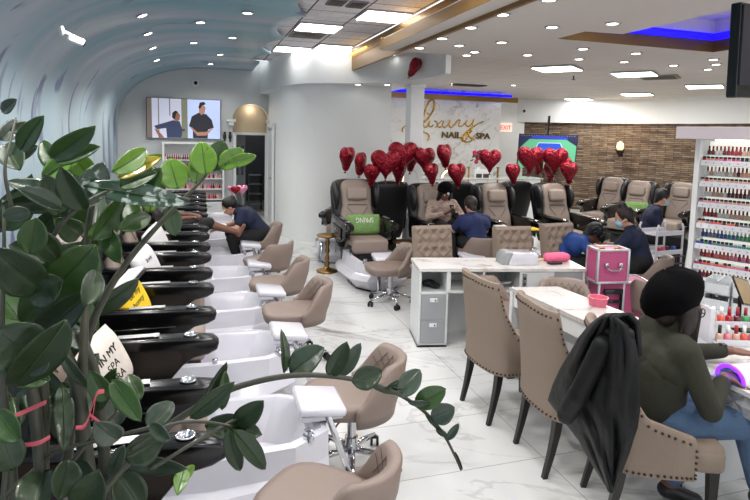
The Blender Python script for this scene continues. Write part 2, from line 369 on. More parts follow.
# serpentine bulkhead between the high and low ceilings
def spline(P, k=8):
    P = [Vector((*p, 0)) if len(p) == 2 else Vector(p) for p in P]; out = []
    Q = [P[0]*2-P[1]]+P+[P[-1]*2-P[-2]]
    for i in range(1, len(Q)-2):
        a, b, c, d = Q[i-1:i+3]
        for j in range(k):
            t = j/k; out.append(.5*((2*b)+(c-a)*t+(2*a-5*b+4*c-d)*t*t+(3*b-a-3*c+d)*t**3))
    return out+[P[-1]]
bk = spline([(1.3, 12.4), (1.42, 11.2), (1.62, 10.1), (2.0, 9.58), (2.5, 9.3), (2.9, 8.9), (3.1, 8.4), (3.2, 7.9), (3.24, 7.5), (3.2, 7.14)], 8)
pl = [(p.x, p.y) for p in bk]
struct(MB().prism(pl+[(3.28, 7.14), (3.6, 8.2), (3.6, 13.2), (1.3, 13.2)], 2.85, 3.46).build('trim_7', white, angle=35))
# white curved wall under it
cw = spline([(1.5, 11.9), (1.5, 10.9), (1.62, 10.3), (1.95, 9.95), (2.6, 9.75), (3.3, 9.7)], 8)
struct(MB().prism([(p.x, p.y) for p in cw]+[(3.3, 13.2), (1.5, 13.2)], 0, 2.86).build('wall_center', white, angle=35))
# end wall with arched opening
Yb = 13.2
def arch_wall():
    A = []
    for i in range(17): t = PI*i/16; A.append((1.10-.40*math.cos(t), 2.28+.33*math.sin(t)))
    hole = [(.70, 0)]+A+[(1.5, 0)]
    outer = [(-2.2, 0), (-2.2, 3.6)]+[(3.4, 3.6), (3.4, 0)]
    poly = outer+list(reversed(hole)); mb = MB(); 
    mb2 = MB().prism([(x, z) for x, z in poly], 0, .25)
    mb2.xf(Matrix(((1, 0, 0, 0), (0, 0, 1, Yb), (0, 1, 0, 0), (0, 0, 0, 1)))); mb.bm.free()
    return struct(mb2.build('wall_back', M('back_wall_paint', (196, 198, 198), .6, var=.03)))
arch_wall()
# arch infill (tan), casing, corridor behind
tanM = M('tan_arch_paint', (196, 178, 150), .7, var=.04)
struct(MB().box((1.1, Yb+.35, 2.3), (.9, .06, .72)).build('wall_arch', tanM))
cas = MB()
for x in (.74, 1.46): cas.box((x, Yb+.0, .96), (.07, .06, 1.92), .01)
cas.box((1.1, Yb+.28, 1.93), (.8, .08, .06), .01)
cas.box((.66, Yb-.04, 2.22), (.2, .1, .06), .01).box((.66, Yb-.03, 2.15), (.13, .08, .09), .02).box((1.52, Yb-.04, 2.22), (.16, .1, .06), .01).box((1.52, Yb-.03, 2.15), (.12, .08, .09), .02)
struct(cas.build('trim_8', white))
gw = M('corridor_grey', (96, 97, 102), .8)
struct(MB().box((1.05, 16.4, 1.5), (3, .1, 3)).box((-.2, 15, 1.5), (.1, 3, 3)).box((2.3, 15, 1.5), (.1, 3, 3)).box((1, 15, 3.0), (3, 3.2, .1)).build('wall_corridor', gw))
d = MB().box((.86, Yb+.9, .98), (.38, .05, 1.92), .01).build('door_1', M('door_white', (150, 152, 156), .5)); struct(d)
dm = MB()
for k in range(3): dm.box((.74+.12*k, Yb+.86, 1.28), (.055, .03, .72), .005)
dm.build('door_pane', M('door_glass', (42, 44, 50), .2), d)
# side door in the white wall left face
sd = MB().box((1.485, 12.45, 1.0), (.03, .95, 2.0), .005).build('door_2', M('door_white2', (214, 216, 218), .5)); struct(sd)
MB().box((1.46, 11.94, 1.08), (.05, .09, 2.16), .008).box((1.46, 12.96, 1.08), (.05, .09, 2.16), .008).box((1.46, 12.45, 2.13), (.05, 1.1, .09), .008).build('door_frame', white, sd)
MB().ball((1.43, 12.08, 1.0), .03).build('door_handle', chrome, sd)
# column
struct(MB().box((3.47, 8.95, 1.43), (.24, .24, 2.84), .01).box((3.47, 8.95, 2.82), (.28, .28, .07), .01).build('wall_column', white))
# marble feature wall
struct(MB().box((5.41, 12.6, 1.6), (3.52, .12, 3.2)).build('wall_feature', signM))
struct(MB().box((5.45, 12.42, 2.92), (4.2, .05, .12)).build('trim_9', bronze))
led([(3.5, 12.46, 3.02), (7.4, 12.46, 3.02)], blueL, 'blue light strip on the bronze band over the gold lettered marble wall', .03)
# white wall right of it with dark doorway
bw = MB().prism([(7.0, 0), (7.0, 3.2), (9.2, 3.2), (9.2, 0), (8.05, 0), (8.05, 1.85), (7.35, 1.85), (7.35, 0)], 0, .15)
bw.xf(Matrix(((1, 0, 0, 0), (0, 0, 1, 14.3), (0, 1, 0, 0), (0, 0, 0, 1)))); struct(bw.build('wall_rear', white))
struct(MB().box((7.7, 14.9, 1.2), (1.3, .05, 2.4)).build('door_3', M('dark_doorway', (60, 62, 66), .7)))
# stone wall, curved, with a white soffit above
st = spline([(8.35, 14.6), (9.3, 14.1), (10.5, 13.2), (11.5, 11.9), (11.9, 10.4), (12.0, 8.5), (12.0, 3.0)], 6)
mb = MB(); uvl = mb.bm.loops.layers.uv.new('UVMap'); acc = 0
for p, q in zip(st, st[1:]):
    l = (q-p).length
    V = [mb.bm.verts.new(c) for c in ((p.x, p.y, 0), (q.x, q.y, 0), (q.x, q.y, 2.47), (p.x, p.y, 2.47))]
    f = mb.bm.faces.new(V)
    for lp, uvc in zip(f.loops, ((acc, 0), (acc+l, 0), (acc+l, 2.47), (acc, 2.47))): lp[uvl].uv = uvc
    acc += l
sw = mb.build('wall_right', stoneM, smooth=True, keepn=True); struct(sw)
sf = [(p.x, p.y) for p in st]
inn = []
for i, p in enumerate(st):
    t = (st[min(i+1, len(st)-1)]-st[max(0, i-1)]).normalized(); nn = Vector((-t.y, t.x, 0)); 
    if nn.dot(Vector((6, 6, 0))-p) < 0: nn = -nn
    q = p+nn*.12; inn.append((q.x, q.y))
struct(MB().prism(inn+list(reversed([(x+.3, y+.3) for x, y in sf])), 2.45, 3.12).build('trim_10', white, angle=40))
struct(MB().box((12.9, 6, 1.6), (.1, 22, 3.3)).build('wall_outer', white))
struct(MB().box((8, 16.9, 1.6), (14, .1, 3.4)).build('wall_outer', white))
# ceiling hardware ------------------------------------------------
panelE = E('ceiling_panel_glow', (255, 253, 250), 5.5)
dlE = E('downlight_glow', (255, 252, 244), 8.0)
lightframe = M('light_frame', (150, 150, 150), .5)
def panel(x, y, z, sx, sy, rz, label):
    t = empty('ceiling_light', (x, y, z), rz, label, 'light', 'square ceiling light panels')
    MB().box((0, 0, -.012), (sx+.03, sy+.03, .02)).build('light_frame', lightframe, t)
    MB().box((0, 0, -.026), (sx, sy, .01)).build('diffuser', panelE, t)
panel(1.55, 7.76, 3.45, .56, .52, 0, 'rectangular ceiling light panel above the grey vent in the high grid ceiling')
panel(1.52, 9.95, 3.45, .56, .56, 0, 'farthest rectangular light panel of the high grid, next to the wavy lip')
panel(2.14, 6.68, 3.45, .54, .54, 0, 'light panel at top of the high grid beside the bronze step')
panel(2.14, 9.45, 3.45, .54, .56, 0, 'light panel in high grid right above the curved white bulkhead')
for x, y, lb in ((5.3, 7.61, 'diamond shaped light panel left of the ceiling sprinkler'), (6.79, 7.63, 'diamond shaped light panel beside the brown air diffuser'), (9.38, 8.65, 'light panel of the low ceiling nearest the black television'), (9.84, 13.07, 'small far light panel over the tennis television'), (9.79, 10.88, 'light panel over the middle of the stone wall')):
    panel(x, y, 3.095, .6, .6, math.radians(38), lb)
dl0 = empty('downlight', (0, 0, 0)); MB().lathe([(.075, 0), (.078, -.006), (.056, -.012), (.055, -.004)], n=20).build('trim_ring', chrome, dl0, True); MB().lathe([(.055, -.004), (.05, -.01), (.001, -.01)], n=20).build('lens', dlE, dl0)
DL = [(2.59, 4.58), (2.61, 5.24), (2.61, 5.95), (3.0, 6.32), (2.64, 6.71), (3.41, 6.71), (3.34, 5.9), (3.32, 4.89), (4.15, 6.63), (3.72, 4.51), (4.45, 5.89), (4.97, 6.65), (5.68, 6.6), (5.25, 5.9), (6.53, 6.58), (6.49, 5.88), (6.93, 6.23), (7.3, 6.7), (6.3, 10.55), (3.45, 7.02), (2.64, 3.95)]
dls = [(x, y, 3.1, 'round downlight of the smooth low ceiling') for x, y in DL]+[(2.92, 8.62, 3.27, 'round downlight above the curved bulkhead'), (2.66, 9.6, 3.27, 'round downlight above the curved bulkhead'), (2.6, 9.45, 2.85, 'round downlight under the curved bulkhead'), (3.05, 9.2, 2.85, 'round downlight under the curved bulkhead')]
for i, (x, y, z, lb) in enumerate(dls):
    o = dl0 if i == 0 else copy_tree(dl0); o.location = (x, y, z); 
    row = 'near' if y < 5.3 else ('middle' if y < 6.4 else 'far')
    tag(o, 'round chrome rimmed downlight in the %s row of the low smooth ceiling' % row if z == 3.1 else lb, 'light', '%s row of ceiling downlights' % row if z == 3.1 else lb+'s')
for i, (x, y) in enumerate([(-.58, 5.9), (-.62, 6.9), (-.66, 8.1), (-.7, 9.4), (-.75, 10.9), (.52, 6.75), (.0, 7.55), (.45, 8.6), (-.1, 9.3), (.34, 10.6), (.2, 12.2)]):
    o = copy_tree(dl0)
    z = 3.355 if x > .35 else None
    if z is None:
        best = min((vault_pt(t/400) for t in range(120, 401)), key=lambda p: abs(p[0]-x)+(0 if p[1] > 2.6 else 9)); z = best[1]-.002
        o.rotation_euler = (0, -math.atan2(1, 2.2) if x < -.3 else -.1, 0)
    o.location = (x, y, z); tag(o, 'small recessed light in the painted blue vault, %s row' % ('left' if x < -.3 else 'right'), 'light', 'vault lights of the %s row' % ('left' if x < -.3 else 'right'))
# air vents
def vent(x, y, z, sx, sy, rz, mat, label):
    t = empty('ceiling_vent', (x, y, z), rz, label, 'vent')
    MB().box((0, 0, -.01), (sx, sy, .02), .004).build('vent_frame', mat, t)
    f = MB()
    for k in range(5): s_ = .86-.17*k; f.box((0, 0, -.022-.002*k), (sx*s_, sy*s_, .006), 0)
    f.build('louvre', M('vent_dark', (70, 64, 58), .6), t)
vent(1.52, 8.42, 3.45, .5, .5, 0, M('vent_grey', (128, 122, 118), .5), 'square grey air vent in the high grid between two light panels')
vent(1.44, 6.2, 3.45, .2, .3, 0, M('vent_grey', (128, 122, 118), .5), 'left one of two small vents at the top of the high grid')
vent(1.68, 6.22, 3.45, .2, .3, 0, M('vent_grey', (128, 122, 118), .5), 'right one of two small vents at the top of the high grid')
vent(7.5, 7.85, 3.095, .6, .6, math.radians(38), M('vent_brown', (150, 138, 118), .5), 'square brown air diffuser beside a light panel')
vent(5.47, 11.0, 3.095, .75, .3, 0, M('vent_dark', (70, 64, 58), .6), 'dark slotted vent ahead of the marble wall')
def sprinkler(x, y, lb):
    t = empty('sprinkler', (x, y, 3.1), 0, lb, 'sprinkler'); MB().cyl((0, 0, -.07), .012, .07, 8).cyl((0, 0, -.085), .035, .008, 12).build('nozzle', M('vent_dark', (70, 64, 58), .6), t); MB().cyl((0, 0, -.01), .04, .01, 12).build('plate', white, t)
sprinkler(6.16, 8.36, 'small ceiling sprinkler head between two diamond light panels')
sprinkler(4.9, 10.6, 'small ceiling sprinkler head left over the marble wall')
# security camera on the vault
t = empty('security_camera', (-.86, 4.45, 2.62), .5, 'white security camera mounted on the painted vault at upper left', 'security camera', scale=.7)
MB().lathe([(.05, 0), (.05, .02), (.02, .03)]).xf(Matrix.Rotation(PI/2, 4, 'Y')).xf(T(-.1, 0, .05)).build('mount', white, t, True)
MB().tube([(-.08, 0, .05), (-.02, 0, .03), (0, 0, 0)], .014).build('arm', white, t, True)
MB().box((.04, 0, -.02), (.15, .08, .07), .02, 3, Euler((0, .3, 0))).build('housing', white, t, True)
MB().lathe([(.026, 0), (.026, .01), (.001, .012)]).xf(T(.11, 0, -.05) @ Matrix.Rotation(PI/2+.3, 4, 'Y')).build('lens', blk, t, True)
for px, lb, p in ((0, 'small dome camera on the white soffit over the tennis television', (8.75, 14.05, 2.75)), (1, 'small black eyed camera high on the end wall above the left television', (-.1, 13.14, 3.02))):
    t = empty('dome_camera', p, 0, lb, 'security camera'); MB().cyl((0, 0, 0), .07, .03, 16).xf(Matrix.Rotation(PI/2, 4, 'X')).build('housing', white, t); MB().ball((0, -.03, 0), .045).build('lens', blk, t, True)
# ================================================================== PEDICURE CHAIRS
def back_line(z):                                # centre line of the reclined back, local x
    return -.22-.30*max(0, z-.5)
def superring(cx, cy, z, sx, sy, n=20, e=4, tilt=0):
    out = []
    for k in range(n):
        a = 2*PI*k/n; c, s_ = math.cos(a), math.sin(a)
        out.append(Vector((cx+sx*abs(c)**(2/e)*(1 if c >= 0 else -1), cy+sy*abs(s_)**(2/e)*(1 if s_ >= 0 else -1), z)))
    return out
def make_pedi(name='pedicure_chair', skin=beige, tub=True):
    t = empty(name, (0, 0, 0), 0)
    # shell
    R = []
    for z, sx, sy in ((.34, .10, .27), (.45, .12, .31), (.7, .12, .335), (.95, .11, .35), (1.12, .105, .355), (1.2, .10, .345), (1.265, .085, .315), (1.3, .06, .25), (1.315, .02, .16)):
        R.append(superring(back_line(z)-.10, 0, z, sx, sy))
    sh = MB().loft(R)
    sh.build('back_shell', blkl, t, True)
    for s_ in (-1, 1):
        w = MB(); rr = []
        for z, d, h in ((.90, .03, .02), (.95, .07, .032), (1.02, .105, .042), (1.1, .12, .05), (1.2, .11, .05), (1.27, .07, .035), (1.29, .02, .01)):
            rr.append(superring(back_line(z)+.0+d*.3, s_*.305, z, d, h, 14, 2.6))
        w.loft(rr); w.build('headrest_wing', blkl, t, True)
    c = MB(); rr = []
    for z, sx, sy in ((.56, .05, .24), (.62, .07, .255), (.8, .065, .25), (.95, .065, .225), (1.1, .07, .235), (1.2, .07, .235), (1.265, .06, .21), (1.3, .04, .16), (1.315, .01, .09)):
        rr.append(superring(back_line(z)+.03, 0, z, sx, sy, 20, 3))
    c.loft(rr).build('back_cushion', skin, t, True)
    MB().ball((back_line(1.1)+.10, 0, 1.12), (.05, .165, .115), 20, Euler((0, -.28, 0))).box((back_line(1.1)+.105, 0, 1.12), (.085, .31, .20), .042, 5, Euler((0, -.28, 0))).build('headrest', skin, t, True)
    sb = MB().box((back_line(.98)+.1, 0, .96), (.02, .30, .012), .004)
    for s_ in (-1, 1): sb.tube([(back_line(.92)+.095, s_*.16, .93), (back_line(.8)+.1, s_*.05, .80)], .004, 6)
    sb.build('seam', M('dark_seam', (92, 78, 70), .6), t)
    st_ = MB().box((.07, 0, .515), (.62, .5, .13), .05, 4)
    st_.build('seat', skin, t, True)
    MB().box((.42, 0, .48), (.14, .5, .2), .05, 4).build('leg_rest', skin, t, True)
    MB().box((0, 0, .23), (.66, .46, .46), .03).box((.36, 0, .34), (.2, .5, .12), .02).build('seat_base', blk, t, True, 40)
    for s_ in (-1, 1):
        prof = [(-.38, .60), (-.36, .76), (-.30, .785), (.42, .765), (.53, .75), (.56, .72), (.55, .68), (.50, .655), (.42, .64), (.36, .60), (.30, .53), (.2, .47), (.05, .44), (-.33, .44)]
        prof = [(x, z+.04) for x, z in prof]
        a = MB().extr(prof, s_*.315-.055, s_*.315+.055, .018, 3); arm = a.build('armrest', blk, t, True, 50)
        y = s_*.315
        MB().box((.02, y+s_*.062, .62), (.56, .018, .17), .008, 3).build('arm_panel', blkl if 0 else blk, arm, True, 40)
        MB().lathe([(.036, 0), (.04, .006), (.032, .008), (.03, .002), (.001, .001)], (.40, y, .808)).build('cup_ring', chrome, arm, True)
        MB().box((.12, y, .822), (.22, .05, .004), .001).build('control_strip', M('silver_strip', (150, 150, 150), .3, .6), arm)
        b = MB().box((-.02, y+s_*.073, .655), (.075, .006, .026), .003).box((-.02, y-s_*.057, .64), (.05, .004, .035), .001); b.build('badge', M('badge_grey', (150, 150, 152), .3, .3), arm)
    if tub:
        half_b = [(.12, .26), (.45, .30), (.78, .28), (.98, .14)]; half_t = [(.16, .31), (.5, .335), (.92, .31), (1.12, .18)]
        def ring(h, z, k=1, dx=0): 
            pts = [(x*k+dx, -y*k) for x, y in h]+[(x*k+dx, y*k) for x, y in reversed(h)]; return [Vector((x, y, z)) for x, y in pts]
        mid = [(.08, .40), (.44, .455), (.90, .41), (1.12, .24)]
        tb_ = MB().loft([ring(half_b, 0.0), ring(half_b, .02), ring([(x, y*1.0) for x, y in mid], .17), ring([(x, y-.04) for x, y in mid], .235), ring([(x, y+.015) for x, y in half_t], .25), ring(half_t, .37), ring(half_t, .39), ring([(x*.94+.035, y*.85) for x, y in half_t], .395), ring([(x*.9+.05, y*.8) for x, y in half_t], .37), ring([(x*.72+.14, y*.62) for x, y in half_t], .16)])
        tb_.build('foot_bath', plast, t, angle=22)
        MB().loft([ring([(x, y+.005) for x, y in half_b], 0), ring([(x, y+.005) for x, y in half_b], .025)]).build('bath_plinth', blk, t)
        p = MB().box((1.10, .0, .47), (.27, .31, .055), .024, 4, Euler((0, .13, 0))).box((1.10, 0, .435), (.24, .27, .04), .01); pad = p.build('foot_pad', plast, t, True)
        MB().box((1.19, -.12, .27), (.035, .05, .42), .006, 2, Euler((0, -.35, 0))).build('pad_bracket', chrome, pad, True, 40)
        MB().box((1.12, .12, .34), (.02, .02, .22), .004, 2, Euler((0, -.3, 0))).build('pad_bracket', chrome, pad, True, 40)
        MB().lathe([(.03, .38), (.03, .41), (.022, .415), (.024, .435), (.001, .438)], (1.0, -.235, 0)).build('tap_knob', chrome, t, True, 40)
        MB().lathe([(.02, .38), (.02, .42), (.001, .422)], (.55, -.3, 0)).build('tap_knob', chrome, t, True, 40)
        fa = MB().tube([(.3, .25, .37), (.3, .25, .46), (.36, .2, .48), (.42, .15, .45)], .011)
        fa.build('faucet', chrome, t, True, 40)
    return t
PEDI = make_pedi()
tag(PEDI, 'nearest black and beige pedicure spa chair of the left row, arm half hidden by leaves', 'pedicure chair', 'pedicure spa chairs along the painted left wall')
PEDI.location = (-.46, 1.89, 0)
left_lab = ['pedicure spa chair second from the camera in left row, with large white foot pad', 'pedicure chair holding the yellow pillow in the left row', 'left row pedicure chair between the yellow pillow chair and the white pillow chairs', 'left row pedicure chair near the fourth rolling stool', 'left row pedicure chair where the pedicurist treats a customer', 'third from last pedicure chair in the left row', 'second from last pedicure chair in the left row, near the polish shelves', 'farthest pedicure chair of the left row before the white shelves']
LY = [1.89, 3.03, 4.20, 5.35, 6.5, 7.65, 8.8, 9.95, 11.1]
for y, lb in zip(LY[1:], left_lab): dup(PEDI, (-.46, y, 0), 0, lb)
mid = [((2.2, 7.62), 'pedicure chair facing camera with green pillow and white foot bath'), ((3.36, 7.52), 'pedicure chair where the woman in beanie sits'), ((4.45, 7.52), 'empty beige pedicure chair behind the second tufted chair'), ((5.55, 7.52), 'empty beige pedicure chair under the right balloon cluster')]
for k_, ((x, y), lb) in enumerate(mid): dup(PEDI, (x, y, 0), -PI/2, lb, group='pedicure chairs facing the desk', scale=1.0 if k_ == 0 else .96)
away = [((2.86, 8.88), 'black backed pedicure chair turned away between the green pillow chair and the beanie woman'), ((4.0, 8.88), 'black backed pedicure chair turned away right of the beanie woman'), ((5.12, 8.88), 'black backed pedicure chair turned away before the right balloons')]
PEDB = make_pedi(tub=False); PEDB.location = (*away[0][0], 0); PEDB.rotation_euler = (0, 0, PI/2); PEDB.scale = (.96,)*3; tag(PEDB, away[0][1], 'pedicure chair', 'pedicure chairs turned away')
for (x, y), lb in away[1:]: dup(PEDB, (x, y, 0), PI/2, lb, group='pedicure chairs turned away')
dup(PEDI, (2.33, 9.05, 0), -PI/2-.5, 'pedicure chair behind the green pillow chair, only its arm and bath showing', group='pedicure chairs turned away', scale=.9)
rgt = [((7.85, 9.45), 'left one of three pedicure chairs by the stone wall, angled left'), ((7.75, 8.6), 'middle one of three pedicure chairs by the stone wall, under the sconce'), ((8.45, 8.25), 'right one of three pedicure chairs by stone wall, beside the lit polish display')]
for (x, y), lb in rgt: dup(PEDB, (x, y, 0), math.radians(-155), lb, group='pedicure chairs by the stone wall', scale=.93)
# ================================================================== ROLLING STOOLS
def make_stool(skin=taupe, quilt=True):
    t = empty('rolling_stool')
    MB().loft([superring(.03, 0, z, sx, sy, 24, 3.4) for z, sx, sy in ((.37, .22, .18), (.385, .255, .21), (.445, .27, .228), (.465, .262, .22), (.475, .22, .18))]).build('seat', skin, t, True)
    n = 36; rg = []
    for i in range(n+1):
        a = math.radians(-88+176*i/n); c_, s_ = math.cos(a), math.sin(a)
        u_ = min(1, max(0, (90-abs(math.degrees(a)))/46)); k = u_*u_*(3-2*u_); top = .47+.225*k; R1, R0 = .255, .215
        ex = 1.0+.12*k
        rg.append([Vector((-(R1)*c_-.0, R1*s_, .365)), Vector((-(R1+.01)*c_, (R1+.0)*s_, .42)), Vector((-(R1*ex+.02)*c_, (R1+.012)*s_, (top+.42)/2)), Vector((-(R1*ex+.035)*c_, (R1+.012)*s_, top-.01)),
                   Vector((-(R1*ex+.02)*c_, (R1-.005)*s_, top+.005)), Vector((-(R0*ex+.02)*c_, R0*s_, top-.012)), Vector((-(R0*ex+.005)*c_, R0*s_, (top+.42)/2)), Vector((-(R0)*c_, R0*s_, .38))])
    MB().loft(rg).build('backrest', skin, t, True)
    if quilt:
        q = MB()
        for d in (-1, 1):
            for j in range(-3, 4):
                pts = []
                for i in range(9):
                    u = i/8; a = math.radians(j*16+d*(u-.5)*34)
                    if abs(a) > 1.0: continue
                    pts.append((-(.2150+.042*u)*math.cos(a)+.0, .2155*math.sin(a), .48+.18*u))
                if len(pts) > 2: q.tube(pts, .0018, 5)
        q.build('quilting', M('stool_seam', (104, 90, 82), .6), t)
    MB().cyl((0, 0, .16), .028, .21, 16).cyl((0, 0, .10), .04, .09, 16).tube([(.02, .02, .36), (.1, .16, .34), (.12, .2, .33)], .006).build('gas_column', chrome, t, True, 40)
    s = MB()
    for k in range(5):
        a = 2*PI*k/5+.3; s.tube([(0, 0, .115), (.12*math.cos(a), .12*math.sin(a), .105), (.27*math.cos(a), .27*math.sin(a), .075)], [.024, .02, .013], 8)
    s.build('star_base', chrome, t, True)
    for k in range(5):
        a = 2*PI*k/5+.3; x, y = .275*math.cos(a), .275*math.sin(a); m = MB()
        for e in (-1, 1): m.xf(Matrix.Identity(4)); m.tube([(x-math.sin(a+.6)*e*.012, y+math.cos(a+.6)*e*.012, .03), (x-math.sin(a+.6)*e*.026, y+math.cos(a+.6)*e*.026, .03)], .03, 14)
        m.box((x, y, .058), (.03, .03, .022), .006).build('caster', rubber, t, True, 40)
    return t
STOOL = make_stool()
tag(STOOL, 'nearest taupe rolling stool at bottom centre, seen from behind its curved back', 'stool', 'taupe rolling stools along the foot baths')
STOOL.location = (.50, 2.17, 0); STOOL.rotation_euler = (0, 0, PI-.75)
for (x, y, rz, sc), lb in [((.86, 3.1, PI-.2, 1), 'taupe rolling stool behind the large white foot pad, second from camera'), ((.80, 4.78, PI+.0, 1), 'taupe rolling stool with quilted back facing left, third from camera'), ((.77, 5.72, PI-.25, 1), 'taupe rolling stool with smooth side showing, fourth from camera'), ((.78, 6.72, PI-.9, 1), 'taupe rolling stool turned from camera, fifth along the left row'), ((.80, 8.0, PI-.1, 1), 'taupe rolling stool under the seated pedicurist')]:
    dup(STOOL, (x, y, 0), rz, lb, scale=sc)
for (x, y, rz), lb, g in [((2.14, 6.15, PI+.0), 'taupe rolling stool in front of the green pillow chair', 'stools in the middle of the room'), 
    ((2.62, 4.36, PI+2.2), 'taupe rolling stool tucked under desk behind the first nailhead chair', 'stools at the manicure tables'), ((3.12, 4.15, -2.0), 'taupe rolling stool with wide plain back between desk and marble table', 'stools at the manicure tables'), ((3.12, 3.35, 2.4), 'taupe stool with curved back on far side of the marble table beside pink cases', 'stools at the manicure tables'), ((4.2, 4.3, 1.0), 'taupe stool beside the lower pink case', 'stools at the manicure tables'),
    ((3.55, 6.65, 1.5), 'taupe stool under the technician before the beanie woman', 'stools in the middle of the room')]:
    dup(STOOL, (x, y, 0), rz, lb, group=g)
# ================================================================== NAILHEAD CHAIRS
def make_nailhead():
    t = empty('nailhead_chair')
    MB().box((.04, 0, .43), (.5, .44, .13), .035, 3).box((.04, 0, .47), (.5, .43, .09), .04, 3).build('seat', taupe2, t, True)
    P = [(.11, -.262), (.05, -.265), (-.03, -.265), (-.12, -.260), (-.19, -.245), (-.237, -.19), (-.258, -.1), (-.264, 0)]
    P = P+[(x, -y) for x, y in reversed(P[:-1])]
    Q = spline(P, 6); n = len(Q); rg = []; tops = []
    for i, p in enumerate(Q):
        t_ = (Q[min(i+1, n-1)]-Q[max(i-1, 0)]).normalized(); nrm = Vector((t_.y, -t_.x, 0)); 
        if nrm.dot(Vector((p.x-.1, p.y, 0))) < 0: nrm = -nrm
        x = p.x
        if x < -.2: top = 1.0-.012*abs(p.y)/.25
        elif x < -.10: u = (x+.2)/.10; top = .985-(.985-.64)*(min(1, max(0, u))**.45)
        elif x < .16: u = (x+.10)/.20; top = .64-.07*u
        else: top = .57
        top += .015 if x < -.2 else 0
        def pt(off, z, p=p, nrm=nrm):
            rec = -.09*max(0, z-.5)**1.1*1.3
            fl = .02*max(0, z-.7) * (1 if p.y > 0 else -1)*min(1, abs(p.y)/.15)
            return Vector((p.x+nrm.x*off+rec, p.y+nrm.y*off+fl, z))
        zs = [.365+(top-.365)*k/6 for k in range(7)]
        rg.append([pt(.018, z) for z in zs]+[pt(.012, top+.012), pt(-.015, top+.012)]+[pt(-.028, z) for z in reversed(zs)])
        tops.append((pt, top))
    MB().loft(rg).build('backrest', taupe2, t, True, 60)
    nail = MB(); last = None
    def put(v):
        b = bmesh.new(); bmesh.ops.create_icosphere(b, subdivisions=1, radius=.0078); bmesh.ops.transform(b, matrix=T(*v), verts=b.verts); nail.merge(b)
    for side in (range(0, n//2+1), range(n-1, n//2-1, -1)):
        last = None
        for i in side:
            pt, top = tops[i]; v = pt(.021, top-.022)
            if last is not None:
                L_ = (v-last).length; k = int(L_/.03)
                if k < 1: continue
                for j in range(1, k+1): put(last.lerp(v, j/k))
            last = v
    for i in range(0, n, 2): put(tops[i][0](.021, .382))
    for i in (0, n-1):
        pt, top = tops[i]
        for k in range(5): put(pt(.021, .40+.03*k))
    nail.build('nailhead_trim', M('nail_bronze', (64, 52, 46), .35, .7), t, True)['kind'] = 'stuff'
    for x, y, dx in ((-.2, -.19, -.07), (-.2, .19, -.07), (.24, -.18, .01), (.24, .18, .01)):
        MB().loft([[Vector((x+dx*(1-u)**1.5+a*w, y+b*w, z)) for a, b in ((-1, -1), (1, -1), (1, 1), (-1, 1))] for z, u, w in ((0, 0, .014), (.13, .33, .017), (.26, .66, .021), (.38, 1, .024))]).build('leg', dwood, t, angle=30)
    return t
NAIL = make_nailhead(); NAIL.location = (2.17, 3.52, 0); NAIL.rotation_euler = (0, 0, .04)
tag(NAIL, 'taupe nailhead wingback chair at the marble table, farthest of the three', 'chair', 'nailhead chairs at the marble tables')
dup(NAIL, (2.22, 2.85, 0), -.1, 'taupe nailhead chair in the middle, next to jacket covered chair')
dup(NAIL, (2.28, 2.28, 0), -.4, 'taupe nailhead chair under the beret woman with black jacket over its back')
# ================================================================== TUFTED CHAIRS
def make_tufted():
    t = empty('tufted_chair'); W, Hh = .46, .54; nx, nz = 46, 54; g = []
    b = bmesh.new(); btn = []
    cols = 5; 
    for r in range(5):
        for c_ in range(cols):
            x = (c_+(.5 if r % 2 else 0)+.0)*.1-.2; 
            if abs(x) < .2: btn.append((x, .08+r*.095))
    def dep(x, z):
        d = .0
        dm = min(math.hypot((x-a)*1.0, z-c) for a, c in btn)
        pill = .038*min(1, (dm/.055))**.6
        # diagonal creases
        u1 = ((x+.2)/.1*.5+(z-.08)/.19); u2 = ((x+.2)/.1*.5-(z-.08)/.19)
        cr_ = min(abs(u1-round(u1)), abs(u2-round(u2))); pill *= .55+.45*min(1, cr_/.14)**.6
        e = min(x+W/2, W/2-x, z, Hh-z); return .02+(pill*min(1, e/.03) if e < .03 else pill)*1.0-(.02*(1-min(1, e/.02))**2)
    V = [[b.verts.new((dep(-W/2+W*i/nx, Hh*j/nz)-.0-.10*(j/nz), -W/2+W*i/nx, .46+Hh*j/nz)) for i in range(nx+1)] for j in range(nz+1)]
    for j in range(nz):
        for i in range(nx): b.faces.new((V[j][i], V[j][i+1], V[j+1][i+1], V[j+1][i]))
    for f in b.faces: f.smooth = True
    mb = MB(); mb.merge(b); rot = Euler((0, -math.atan(.10/Hh), 0))
    mb.box((-.075, 0, .46+Hh/2), (.05, W+.01, Hh), .018, 3, rot)
    mb.build('backrest', taupe2, t, True, 50, keepn=True)
    bt = MB()
    for x, z in btn: bt.ball((.028-.10*z/Hh, x, .46+z), (.006, .009, .009), 8)
    bt.build('button', M('button_taupe', (104, 90, 80), .6), t, True)
    MB().box((.14, 0, .44), (.46, .48, .12), .04, 3).build('seat', taupe2, t, True)
    for s_ in (-1, 1): MB().box((.12, s_*.25, .56), (.36, .05, .05), .02, 3).box((.26, s_*.25, .48), (.05, .04, .14), .01).build('armrest', taupe2, t, True)
    for x in (-.06, .33):
        for y in (-.2, .2): MB().tube([(x, y, 0), (x, y, .39)], .014, 8, r2=.022).build('leg', dwood, t)
    return t
TUFT = make_tufted(); TUFT.location = (2.47, 5.62, 0); TUFT.rotation_euler = (0, 0, -PI/2)
tag(TUFT, 'tufted taupe chair left of the technician in navy, behind the desk corner', 'chair', 'tufted chairs behind the manicure desk')
dup(TUFT, (3.36, 5.42, 0), -PI/2-.05, 'tufted taupe chair in middle behind the white dryers on the desk')
dup(TUFT, (4.05, 5.55, 0), -PI/2+.1, 'tufted taupe chair behind the person in royal blue')
